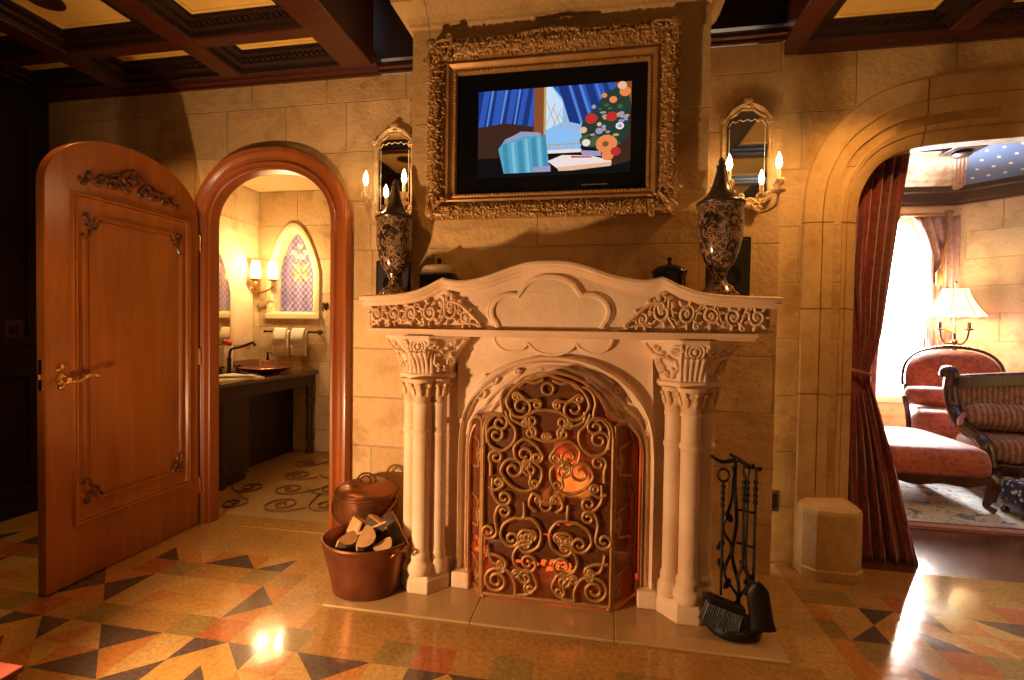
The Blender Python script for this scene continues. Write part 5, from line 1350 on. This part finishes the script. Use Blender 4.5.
fx_ = BLUE.math('SUBTRACT', BLUE.math('FRACT', BLUE.math('ADD', BLUE.math('MULTIPLY', sep.outputs[0], 8.0), BLUE.math('MULTIPLY', row, .5))), .5); fy2 = BLUE.math('SUBTRACT', BLUE.math('FRACT', yy), .5)
d2 = BLUE.math('ADD', BLUE.math('MULTIPLY', fx_, fx_), BLUE.math('MULTIPLY', fy2, fy2))
BLUE.set(col=BLUE.mix((.70, .52, .30), (.065, .12, .28), BLUE.math('GREATER_THAN', d2, .014)), rough=.5); BLUE = BLUE.m
MUR = mat('vault_mural', (.50, .36, .25), (.30, .18, .11), 9, .6, lo=.4, hi=.6)
BX = (3.50, 5.62, 3.13)
m = MB(); m.face([(.95, 6.2, 2.86), (3.85, 6.2, 2.86), BX, (1.4, 5.62, 3.13)]); m.face([(.95, 6.2, 2.9), (3.85, 6.2, 2.9), BX[:2] + (3.17,), (1.4, 5.62, 3.17)]); struct('ceiling_vault_mural', m, MUR, smooth=False)
e = P1 - nv * .1; i2 = Vector((4.75, 4.25))
m = MB(); m.face([(3.85, 6.2, 2.86), (e.x, e.y, 2.86), (i2.x, i2.y, 3.13), BX]); m.face([(3.85, 6.2, 2.9), (e.x, e.y, 2.9), (i2.x, i2.y, 3.17), BX[:2] + (3.17,)]); struct('ceiling_vault_stars', m, BLUE, smooth=False)
m = MB(); m.prism([(.9, 2.93), (5.8, 2.93), (5.8, 4.25), (4.75, 4.25), (3.50, 5.62), (.9, 5.62)], 'z', 3.13, 3.2); m.box(4.7, 5.8, 2.93, 4.6, 2.9, 3.2); struct('ceiling_sitting', m, BLUE, smooth=False)
RIBM = mat('pale_rib_wood', (.42, .27, .20), (.26, .14, .10), 20, .35)
m = MB()
for o in (-.06, -.02, .02, .06):
    m.tube([(3.85 + o, 6.2 + o * .3, 2.85), (3.68 + o, 5.92 + o * .3, 2.99), (3.50 + o, 5.62 + o * .3, 3.115)], .022, 8)
struct('ceiling_rib', m, RIBM)
def bar(name, a, b, r, mt): q = MB(); q.tube([a, b], r, 4); return struct(name, q, mt, smooth=False)
DKB = mat('dark_vault_beam', (.03, .016, .012), None, rough=.35)
bar('ceiling_beam', (1.2, 5.62, 3.12), (3.50, 5.62, 3.12), .03, DKB); bar('ceiling_beam', (3.50, 5.62, 3.12), (4.75, 4.25, 3.12), .03, RIBM)
bo = thing('ceiling_boss', 'dark turned wooden boss where the vault ribs meet in the sitting room', 'ceiling boss', (3.50, 5.62, 3.12)); bo['kind'] = 'structure'
m = MB(); m.box(3.36, 3.64, 5.48, 5.76, 3.075, 3.125); part('block', m, DKB, bo, bevel=.01)
m = MB(); m.lathe([(.001, -.10), (.06, -.095), (.085, -.075), (.08, -.05), (.10, -.045)], (3.50, 5.62, 3.12), 20); part('turned_boss', m, DKB, bo)

# window 2: tall pointed window flooded with daylight
wf = MB(); pr = [(1.0, 6.42), (1.0, 6.29), (1.06, 6.275), (1.20, 6.272), (1.22, 6.29), (1.22, 6.31)]
wf.loft([[(3.34 + (x - 3.34) * s, y, 1.5 + (z - 1.5) * (1 + (s - 1) * .4)) for s, y in pr] for x, z in LH + [LH[0]]])
w2 = struct('window_2', wf, CARVE); w2['label'] = 'tall pointed window full of daylight in the sitting room'
GL = NT('window_glass'); GL.set(col=(1, 1, 1), rough=.0, trans=1, ior=1.45); 
tr = GL.n('ShaderNodeBsdfTransparent'); mx = GL.n('ShaderNodeMixShader'); mx.inputs[0].default_value = .08; GL.l(tr.outputs[0], mx.inputs[1]); GL.l(GL.p.outputs[0], mx.inputs[2]); GL.l(mx.outputs[0], GL.out.inputs[0])
m = MB(); m.prism(LH, 'y', 6.375, 6.38); part('pane', m, GL.m, w2, smooth=False)
# fabrics
def fabric(name, a, b, sc, rough=.85, dist=2.0, sheen=.3):
    t = NT(name); n = t.noise(sc, 5, .6, dist=dist); v = t.n('ShaderNodeTexVoronoi'); v.inputs['Scale'].default_value = sc * 1.4; t.l(t.obj(), v.inputs[0])
    f = t.math('ADD', t.math('MULTIPLY', n.outputs['Fac'], .7), t.math('MULTIPLY', v.outputs['Distance'], .5))
    t.set(col=t.ramp(f, [(.40, a), (.56, b), (.72, a)]), rough=rough, sheen=sheen); t.bump(n.outputs['Fac'], .003); return t.m
DRAPE = fabric('drape_damask', (.16, .020, .022), (.24, .040, .028), 14)
LEATH = fabric('chair_brocade', (.30, .055, .030), (.46, .115, .050), 11, .55)
PALEF = fabric('swag_fabric', (.34, .16, .16), (.45, .25, .18), 8)
t = NT('sofa_tapestry'); wv = t.n('ShaderNodeTexWave'); wv.inputs['Scale'].default_value = 9; wv.inputs['Distortion'].default_value = 1.5; t.l(t.obj(), wv.inputs[0]); n = t.noise(26, 4)
t.set(col=t.mix(t.ramp(wv.outputs['Fac'], [(.3, (.36, .23, .17)), (.7, (.24, .10, .075))]), t.ramp(n.outputs['Fac'], [(.4, (.6, .5, .45)), (.6, (1.15, 1.1, 1))]), .7, 'MULTIPLY'), rough=.9); TAPE = t.m
MAHO = wood('mahogany', (.035, .010, .007), (.075, .022, .014), .22, coat=.5)

# archway curtain
Rr = [(2.32, 1.64), (2.24, 1.63), (2.05, 1.605), (1.90, 1.585), (1.6, 1.555), (1.25, 1.515), (1.10, 1.475), (1.03, 1.462), (.98, 1.468), (.88, 1.50), (.70, 1.555), (.50, 1.615), (.25, 1.675), (.10, 1.71), (0, 1.735)]
Ll = [(2.32, 1.27), (1.5, 1.27), (1.10, 1.34), (1.03, 1.35), (.9, 1.33), (.4, 1.30), (0, 1.28)]
def li(tab, z):
    for (a, xa), (b, xb) in zip(tab[:-1], tab[1:]):
        if b <= z <= a: return xa + (xb - xa) * (a - z) / (a - b)
    return tab[-1][1]
cur = thing('archway_curtain', 'dark red damask curtain tied back at the edge of the stone archway', 'curtain', (1.5, 2.99, 0))
m = MB(); rows = []
zs = [2.32 - 2.32 * i / 60 for i in range(61)]
for z in zs:
    xl, xr = li(Ll, z), li(Rr, z); row = []
    tie = math.exp(-((z - 1.03) / .10) ** 2)
    for k in range(73):
        u = k / 72; ph = u * 2 * PI * 6.5 + .5 * math.sin(z * 2.2)
        am = .030 * (1 - .75 * tie)
        row.append((xl + (xr - xl) * u + .008 * math.sin(ph * 1.0 + 1), 2.995 + am * math.sin(ph) + .012 * math.sin(ph * 2.3 + z * 3), z))
    rows.append(row)
m.loft(rows); cp = part('drape', m, DRAPE, cur); so = cp.modifiers.new('thick', 'SOLIDIFY'); so.thickness = .006
m = MB(); m.tube(smooth_path([(1.33, 3.03, 1.07), (1.37, 2.955, 1.05), (1.43, 2.95, 1.035), (1.452, 2.985, 1.03), (1.44, 3.035, 1.04), (1.36, 3.04, 1.06)], 6, True), .010, 8, closed=True); part('tieback_cord', m, mat('tieback_gold', (.35, .14, .06), None, rough=.6), cur)
rod = thing('curtain_rod', 'dark iron curtain rod with rings behind the top of the archway', 'curtain rod', (2.3, 2.995, 2.34))
m = MB(); m.tube([(1.22, 2.995, 2.345), (3.4, 2.995, 2.345)], .014, 8); part('rod', m, IRON, rod)
for k in range(6):
    x = 1.29 + .065 * k; m = MB(); m.tube([(x, 2.995 + .026 * math.cos(a), 2.338 + .026 * math.sin(a)) for a in [2 * PI * q / 14 for q in range(14)]], .004, 5, closed=True); part('ring', m, IRON, rod)
# drapes of the window
def wdrape(s, label):
    x_ = 3.34 + s * .40
    o = thing('window_drape', label, 'drape', (x_, 6.18, .05))
    m = MB(); rows = []
    for i in range(50):
        z = 2.56 - 2.50 * i / 49
        tie = math.exp(-((z - 1.30) / .22) ** 2)
        inner = .19 + .17 * max(0, (z - 2.1) / .46) ** 1.4 if z > 2.1 else .19 - .05 * max(0, (1.5 - z) / 1.5)
        a, b = 3.34 + s * (.40 - inner * .95), 3.34 + s * (.50 - .03 * tie)
        rows.append([(a + (b - a) * k / 40, 6.17 + .03 * (1 - .6 * tie) * math.sin(k / 40 * 2 * PI * 4.5 + z), z) for k in range(41)])
    m.loft(rows); q = part('drape', m, PALEF, o); so = q.modifiers.new('thick', 'SOLIDIFY'); so.thickness = .006
    m = MB(); m.tube(smooth_path([(3.34 + s * .37, 6.12, 1.33), (3.34 + s * .44, 6.11, 1.28), (3.34 + s * .49, 6.17, 1.36), (3.34 + s * .50, 6.25, 1.42)], 6), .016, 8); part('tieback', m, GILT2, o)
wdrape(1, 'rose and gold swag drape on the right of the bright sitting room window'); wdrape(-1, 'rose and gold swag drape on the left of the bright sitting room window')
rd = thing('drape_pole', 'gilt drape pole with carved finial above the sitting room window', 'drape pole', (3.3, 6.18, 2.6))
m = MB(); m.tube([(2.75, 6.18, 2.58), (3.72, 6.18, 2.58)], .022, 10); part('pole', m, GILT2, rd)
for x in (2.72, 3.74):
    m = MB(); m.ell((x, 6.18, 2.58), (.045, .045, .05)); m.ell((x + (.03 if x > 3 else -.03), 6.18, 2.60), (.03, .03, .03)); part('finial', m, GILT2, rd)
m = MB(); m.tube(smooth_path([(3.72, 6.15, 2.56), (3.71, 6.12, 2.35), (3.67, 6.12, 2.1), (3.64, 6.12, 1.95)], 6), .014, 8); m.lathe([(.02, 0), (.035, -.03), (.03, -.12), (.034, -.16), (.001, -.16)], (3.635, 6.12, 1.96), 12); part('tassel_cord', m, GILT2, rd)

# rug
m = MB(); m.box(1.72, 4.3, 3.56, 5.6, .001, .010)
rg_ = one('area_rug', m, mat('rug_border', (.50, .30, .27), (.42, .22, .20), 12, .95), 'pale floral rug with a rose border on the sitting room floor', 'rug', smooth=False)
t = NT('rug_floral'); v = t.n('ShaderNodeTexVoronoi'); v.inputs['Scale'].default_value = 7; t.l(t.obj(), v.inputs[0]); n = t.noise(5, 4, .6, dist=3)
c = t.ramp(n.outputs['Fac'], [(.36, (.12, .22, .38)), (.44, (.62, .62, .55)), (.55, (.66, .62, .54)), (.62, (.28, .38, .50)), (.70, (.66, .60, .52))])
t.set(col=t.mix(c, (.55, .30, .26), t.ramp(v.outputs['Distance'], [(.16, (1, 1, 1)), (.2, (0, 0, 0))])), rough=.95); t.bump(n.outputs['Fac'], .003)
m = MB(); m.box(1.86, 4.16, 3.66, 5.48, .010, .014); part('field', m, t.m, rg_, smooth=False)
m = MB()
for a in ((1.84, 4.18, 3.645, 3.66), (1.72, 4.3, 3.56, 3.572)): m.box(*a, .010, .0135)
part('border_line', m, mat('rug_line', (.22, .10, .09), None, rough=.95), rg_, smooth=False)
RZ = .014

def cushion(mb, x0, x1, y0, y1, z0, z1, puff=.04, n=10):
    """box with rounded, crowned top and sides"""
    rows = []
    cx_, cy_ = (x0 + x1) / 2, (y0 + y1) / 2
    K = 40
    for t_, sc in ((0, .90), (.12, .97), (.3, 1), (.6, 1), (.8, .985), (.92, .95), (1.0, .86), (1.04, .6), (1.06, .3), (1.065, .02)):
        row = []
        for k in range(K):
            a = 2 * PI * k / K; ca, sa = math.cos(a), math.sin(a)
            u = math.copysign(abs(ca) ** .28, ca); w_ = math.copysign(abs(sa) ** .28, sa)
            row.append((cx_ + (x1 - x0) / 2 * u * sc, cy_ + (y1 - y0) / 2 * w_ * sc, z0 + (z1 - z0) * min(t_, 1) + puff * max(0, t_ - .8) * 3.5))
        rows.append(row)
    return mb.loft(rows, closed=True, cap=True)
def cabriole(x, y, h, dx, dy, r=.032, parent=None, mt=None, z0=RZ):
    m = MB(); m.tube(smooth_path([(x, y, z0 + h), (x + dx * .035, y + dy * .035, z0 + h * .78), (x + dx * .01, y + dy * .01, z0 + h * .40), (x - dx * .002, y - dy * .002, z0 + h * .18), (x + dx * .035, y + dy * .035, z0 + .02), (x + dx * .05, y + dy * .05, z0 + .012)], 5), [r * q for q in (1.3, 1.3, 1.3, 1.25, 1.2, 1.15, 1.1, 1.05, 1, .95, .9, .85, .8, .75, .7, .65, .62, .6, .6, .62, .66, .7, .66, .6, .4, .3)], 8)
    return part('leg', m, mt or MAHO, parent)
# ottoman
ot = thing('ottoman', 'rectangular red brocade ottoman with curved wooden legs on the rug', 'ottoman', (2.38, 4.36, RZ))
m = MB(); cushion(m, 2.02, 2.74, 3.90, 4.82, .235, .425, .035); part('cushion', m, LEATH, ot)
m = MB(); rows = []
for k in range(41):
    u = k / 40; x = 2.03 + .70 * u; dz = .022 * math.cos(u * 2 * PI * 2) + .018 * math.cos(u * 2 * PI)
    rows.append([(x, 3.905, .26), (x, 3.905, .225 + dz * .6 - .02), (x, 3.93, .225 + dz * .6 - .02), (x, 3.93, .26)])
m.loft(rows, closed=True, cap=True)
m.box(2.03, 2.06, 3.92, 4.80, .205, .26); m.box(2.70, 2.73, 3.92, 4.80, .205, .26); m.box(2.03, 2.73, 4.78, 4.81, .205, .26); part('apron', m, MAHO, ot)
for x, dx in ((2.07, -.7), (2.69, .7)):
    for y, dy in ((3.95, -.7), (4.77, .7)): cabriole(x, y, .25, dx, dy, .034, ot)
# armchair (built facing -Y at the origin, then turned)
ac = thing('armchair', 'red brocade armchair with an oval carved back by the sitting room window', 'armchair', (0, 0, 0))
m = MB(); cushion(m, -.36, .36, -.42, .34, .28, .53, .04); part('seat', m, LEATH, ac)
m = MB(); rows = []
for sc, y in ((1.0, .40), (1.0, .34), (.93, .30), (.75, .27), (.45, .255), (.15, .25), (.01, .25)):
    rows.append([(.37 * sc * math.copysign(abs(math.cos(a)) ** .75, math.cos(a)), y + .10 * (.3 * math.sin(a) * sc), .80 + .30 * sc * math.copysign(abs(math.sin(a)) ** .8, math.sin(a))) for a in [2 * PI * k / 40 for k in range(40)]])
m.loft(rows, closed=True, cap=True); part('backrest', m, LEATH, ac)
m = MB(); m.tube([(.39 * math.copysign(abs(math.cos(a)) ** .75, math.cos(a)), .37 + .03 * math.sin(a), .80 + .325 * math.copysign(abs(math.sin(a)) ** .8, math.sin(a))) for a in [2 * PI * k / 48 for k in range(48)]], .015, 8, closed=True)
for q in range(9): m.ell((-.12 + .03 * q, .40, 1.128 + .014 * math.sin(q / 8 * PI)), (.022, .02, .014), None, 8, 5)
part('carved_rim', m, MAHO, ac)
m = MB(); m.box(-.36, .36, -.42, .36, .23, .285); part('seat_rail', m, MAHO, ac, bevel=.015)
for s in (-1, 1):
    m = MB(); m.tube(smooth_path([(s * .37, .36, .72), (s * .40, .15, .68), (s * .41, -.12, .66), (s * .41, -.22, .63), (s * .385, -.20, .50), (s * .37, -.26, .28)], 6), .022, 8); part('arm', m, MAHO, ac)
    cabriole(s * .32, -.37, .25, s * .7, -.7, .03, ac); cabriole(s * .32, .31, .25, s * .5, .7, .03, ac)
ac.location = (3.36, 5.33, 0); ac.rotation_euler = (0, 0, -.42)
cu_ = thing('bolster_cushion', 'long red brocade bolster lying across the armchair seat', 'cushion', (0, 0, 0))
m = MB(); m.lathe([(.001, -.33), (.05, -.335), (.085, -.31), (.095, -.2), (.098, 0), (.095, .2), (.085, .31), (.05, .335), (.001, .33)], (0, 0, 0), 20); m.xform(Matrix.Rotation(PI / 2, 4, 'Y')); part('cover', m, LEATH, cu_)
m = MB()
for s in (-1, 1): m.ell((s * .335, 0, 0), (.012, .02, .02))
part('button', m, MAHO, cu_)
cu_.location = (3.36 - .085, 5.33 - .03, .53 + RZ + .115); cu_.rotation_euler = (0, 0, -.42)
# sofa
so_ = thing('sofa', 'carved mahogany sofa in striped tapestry at the right edge of the archway view', 'sofa', (0, 0, 0))
m = MB(); cushion(m, -.88, .88, -.36, .26, .30, .46, .03); part('seat_cushion', m, TAPE, so_)
m = MB(); m.loft([[(x, .26, .46), (x, .22, .50), (x, .25, .80 + .06 * math.sin(PI * (x + .9) / 1.8)), (x, .33, .80 + .06 * math.sin(PI * (x + .9) / 1.8)), (x, .33, .46)] for x in [-.86 + 1.72 * k / 20 for k in range(21)]], closed=True, cap=True); part('back_upholstery', m, TAPE, so_)
m = MB(); m.loft([[(x, .22, .80 + q), (x, .22, .885 + q), (x, .24, .905 + q), (x, .32, .905 + q), (x, .34, .88 + q), (x, .34, .80 + q)] for x, q in [(-.90 + 1.8 * k / 24, .07 * math.sin(PI * k / 24)) for k in range(25)]], closed=True, cap=True); part('back_rail', m, MAHO, so_)
m = MB(); m.box(-.88, .88, -.37, .34, .22, .31); part('seat_rail', m, MAHO, so_, bevel=.012)
for s in (-1, 1):
    m = MB(); m.tube(smooth_path([(s * .90, .28, .90), (s * .905, .26, .94), (s * .90, .20, .92), (s * .90, .22, .80), (s * .89, .16, .62), (s * .885, -.05, .50), (s * .88, -.30, .44), (s * .87, -.35, .28)], 6), [.05, .055, .06, .062, .062, .06, .058, .056, .055, .054, .052] + [.05] * 32, 10); m.ell((s * .90, .235, .925), (.05, .06, .045)); part('scroll_arm', m, MAHO, so_)
    cabriole(s * .82, -.32, .24, s * .5, -.7, .034, so_); cabriole(s * .82, .30, .24, s * .5, .6, .034, so_)
so_.location = (3.78, 4.36, 0); so_.rotation_euler = (0, 0, -.2)
sb = thing('tapestry_bolster', 'striped tapestry bolster with a rose tassel lying on the sofa', 'cushion', (0, 0, 0))
m = MB(); m.lathe([(.001, -.50), (.04, -.505), (.085, -.48), (.105, -.42), (.108, 0), (.105, .42), (.085, .48), (.04, .505), (.001, .50)], (0, 0, 0), 22); m.xform(Matrix.Rotation(PI / 2, 4, 'Y')); part('cover', m, TAPE, sb)
for s in (-1, 1):
    m = MB(); m.ell((s * .515, 0, 0), (.02, .024, .024)); m.tube(smooth_path([(s * .52, -.01, 0), (s * .545, -.03, -.03), (s * .55, -.05, -.075)], 5), [.012, .014, .016, .018, .019, .02, .021, .022, .022, .022, .022], 8); part('tassel', m, PALEF, sb)
sb.location = (3.78 - .36, 4.36 + .09, .485 + .12); sb.rotation_euler = (0, 0, -.2)
# small patterned footstool
fs = thing('footstool', 'small blue and white patterned footstool in front of the sofa', 'footstool', (2.94, 3.90, RZ))
t = NT('blue_white_tapestry'); v = t.n('ShaderNodeTexVoronoi'); v.inputs['Scale'].default_value = 26; t.l(t.obj(), v.inputs[0])
t.set(col=t.ramp(v.outputs['Distance'], [(.22, (.62, .62, .66)), (.36, (.04, .05, .12)), (.7, (.02, .024, .06))]), rough=.9)
m = MB(); cushion(m, 2.80, 3.08, 3.79, 4.01, .10, .235, .02); part('cushion', m, t.m, fs)
m = MB(); m.box(2.805, 3.075, 3.795, 4.005, .065, .115); part('frame', m, MAHO, fs, bevel=.01)
for x in (2.825, 3.055):
    for y in (3.815, 3.985): m = MB(); m.lathe([(.001, 0), (.022, .004), (.026, .025), (.016, .04), (.02, .06)], (x, y, RZ), 12); part('foot', m, MAHO, fs)
# side table and lamp
lx, ly = 3.69, 5.94
st_ = thing('side_table', 'round mahogany pedestal table behind the armchair', 'table', (lx, ly, 0))
m = MB(); m.lathe([(.001, .69), (.135, .69), (.145, .70), (.135, .715), (.001, .715)], (lx, ly, 0), 28); part('tabletop', m, MAHO, st_)
m = MB(); m.lathe([(.05, .03), (.03, .10), (.045, .22), (.025, .30), (.03, .55), (.06, .69)], (lx, ly, 0), 16); part('pedestal', m, MAHO, st_)
m = MB(); m.lathe([(.001, 0), (.15, 0), (.155, .015), (.06, .035), (.04, .04)], (lx, ly, 0), 24); part('base', m, MAHO, st_)
lm = thing('table_lamp', 'twin armed bronze table lamp with a glowing scalloped cream shade', 'lamp', (lx, ly, .715))
m = MB(); m.lathe([(.001, .715), (.09, .715), (.095, .73), (.04, .755), (.022, .80), (.03, .88), (.018, .95), (.022, 1.08), (.034, 1.12), (.022, 1.16), (.034, 1.19), (.014, 1.21), (.014, 1.25), (.018, 1.27), (.001, 1.28)], (lx, ly, 0), 18); part('base', m, BRZ, lm)
for s in (-1, 1):
    m = MB(); m.tube(smooth_path([(lx, ly, 1.17), (lx + s * .07, ly, 1.16), (lx + s * .115, ly, 1.21), (lx + s * .135, ly, 1.30)], 6), .009, 8); m.lathe([(.01, 0), (.04, .012), (.042, .018), (.016, .03), (.016, .09), (.001, .09)], (lx + s * .135, ly, 1.30), 14); part('arm', m, BRZ, lm)
m = MB(); m.tube([(lx, ly, 1.26), (lx, ly, 1.80)], .006, 6); m.ell((lx, ly, 1.81), (.014, .014, .018)); part('finial_rod', m, BRZ, lm)
SHA = NT('lamp_shade_silk'); SHA.set(col=(.85, .68, .42), ecol=(1, .76, .42), es=1.5, rough=.8); SHA = SHA.m
m = MB(); rows = []
for i in range(13):
    t_ = i / 12; r = .115 + .155 * t_ ** 1.5
    rows.append([(lx + r * (1 + .015 * math.cos(8 * a)) * math.cos(a), ly + r * (1 + .015 * math.cos(8 * a)) * .8 * math.sin(a), 1.74 - .28 * t_ - .012 * t_ * abs(math.sin(4 * a))) for a in [2 * PI * k / 64 for k in range(64)]])
m.loft(rows, closed=True); sd = part('shade', m, SHA, lm); q = sd.modifiers.new('thick', 'SOLIDIFY'); q.thickness = .003
m = MB()
for k in range(8):
    a = 2 * PI * k / 8 + .2; m.tube([(lx + (.117 + .155 * (i / 8) ** 1.5) * 1.015 * math.cos(a), ly + (.117 + .155 * (i / 8) ** 1.5) * .815 * math.sin(a), 1.74 - .28 * i / 8) for i in range(9)], .003, 5)
part('shade_seam', m, mat('shade_trim', (.35, .2, .10), None, rough=.7), sd)
point('table_lamp_bulb', (lx, ly, 1.70), 18, (1, .72, .40), .05)
point('table_lamp_bulb', (lx, ly - .02, 1.50), 10, (1, .72, .40), .04)
# wall sconce on the angled wall
ws = thing('brass_wall_sconce', 'small brass wall sconce on the angled sitting room wall', 'sconce', (4.33, 5.79, 1.2))
q = P0 + dv * .66 - nv * .002
m = MB(); m.ell((q.x, q.y, 1.17), (.03, .03, .06)); part('backplate', m, BRZ, ws)
m = MB(); m.tube(smooth_path([(q.x, q.y, 1.15), (q.x - .07, q.y - .07, 1.12), (q.x - .10, q.y - .10, 1.18)], 6), .008, 7); part('arm', m, BRZ, ws)
m = MB(); m.lathe([(.01, 0), (.03, .01), (.012, .02), (.012, .11), (.001, .115)], (q.x - .10, q.y - .10, 1.18), 12); part('candle', m, CANDLE, ws)

# ------------------------------------------------------------------ light
def area(name, loc, rot, w, c, sx_, sy_, spread=None):
    l = bpy.data.lights.new(name, 'AREA'); l.energy = w; l.color = c; l.shape = 'RECTANGLE'; l.size = sx_; l.size_y = sy_
    o = bpy.data.objects.new(name, l); COL.objects.link(o); o.location = loc; o.rotation_euler = rot
    if spread: l.spread = spread
    return o
def spot(name, loc, tgt, w, c, ang, r=.03, blend=.6):
    l = bpy.data.lights.new(name, 'SPOT'); l.energy = w; l.color = c; l.spot_size = ang; l.spot_blend = blend; l.shadow_soft_size = r
    o = bpy.data.objects.new(name, l); COL.objects.link(o); o.location = loc
    o.rotation_euler = (Vector(tgt) - Vector(loc)).to_track_quat('-Z', 'Y').to_euler(); return o
WARM = (1, .46, .13)
KEY_W = 150
KEYC = (1, .60, .32)
# daylight outside the sitting room window
area('window_daylight', (3.34, 6.75, 1.7), (PI / 2, 0, PI), 1200, (1, .96, .93), 1.0, 2.4)
# recessed ceiling downlights of the fireplace room
def downlight(x, y, w, tgt, ang=1.9):
    o = thing('recessed_light', LBL.pop(0), 'ceiling light', (x, y, 2.785))
    m = MB(); m.lathe([(.045, .0), (.075, .0), (.078, -.008), (.06, -.012), (.045, -.004)], (x, y, 2.785), 28); part('trim_ring', m, mat('bronze_ring', (.10, .05, .025), None, rough=.35, metal=.7), o)
    m = MB(); m.lathe([(.001, -.001), (.044, -.001), (.044, .004), (.001, .004)], (x, y, 2.785), 20); part('lens', m, emis('downlight_glass', (1, .70, .35), 5), o)
    spot('downlight', (x, y, 2.76), tgt, w, WARM, ang)
LBL = ['round bronze recessed downlight in the gold ceiling panel above the open door', 'recessed downlight in the gold ceiling panel above the archway end of the room', 'recessed downlight in the ceiling panel over the middle of the room']
downlight(-2.63, 1.93, 30, (-2.2, 2.3, 0))
downlight(1.30, 2.18, 52, (1.2, 2.5, 0))
downlight(-1.78, 1.1, 36, (-1.0, 1.6, 0))
point('fire_glow', (CX + .07, 2.735, .50), 4.5, (1, .12, .02), .03)
point('fire_glow', (CX - .36, 2.48,   .10), .7, (1, .08, .02), .03)
# lamp standing on the low chest, just out of view on the left
lp = thing('chest_lamp', 'squat brass candlestick lamp standing on the red lacquered chest', 'lamp', (-1.90, .90, .215))
m = MB(); m.lathe([(.001, 0), (.07, 0), (.07, .012), (.02, .025), (.014, .04), (.014, .15), (.028, .165), (.012, .18), (.012, .215), (.001, .215)], (-1.90, .90, .215), 20); part('base', m, BRASS, lp)
spot('chest_lamp_bulb', (-1.90, .90, .50), (-.35, 2.3, 1.30), KEY_W, KEYC, 2.8, .05, .75)
wd = bpy.data.worlds.new('sky'); SC.world = wd; wd.use_nodes = True
bg = wd.node_tree.nodes['Background']; bg.inputs[0].default_value = (1, .97, .94, 1); bg.inputs[1].default_value = 4

# ------------------------------------------------------------------ camera
cam = bpy.data.cameras.new('camera'); co = bpy.data.objects.new('camera', cam); COL.objects.link(co)
cam.sensor_width = 36; cam.sensor_fit = 'HORIZONTAL'; cam.lens = 490 / 1024 * 36; cam.clip_start = .02
Rc = Matrix.Rotation(math.radians(10.2), 4, 'Z') @ Matrix.Rotation(PI / 2 + math.radians(-1.29), 4, 'X') @ Matrix.Rotation(.0147, 4, 'Z')
co.matrix_world = Matrix.Translation((0, 0, 1.25)) @ Rc
SC.camera = co
vs = SC.view_settings
vs.view_transform = 'Standard'; vs.look = 'None'; vs.exposure = .35; vs.gamma = 1; vs.use_curve_mapping = False
SC.cycles.use_denoising = True
SC.cycles.max_bounces = 8; SC.cycles.diffuse_bounces = 4; SC.cycles.glossy_bounces = 4; SC.cycles.transparent_max_bounces = 12
SC.cycles.sample_clamp_indirect = 6
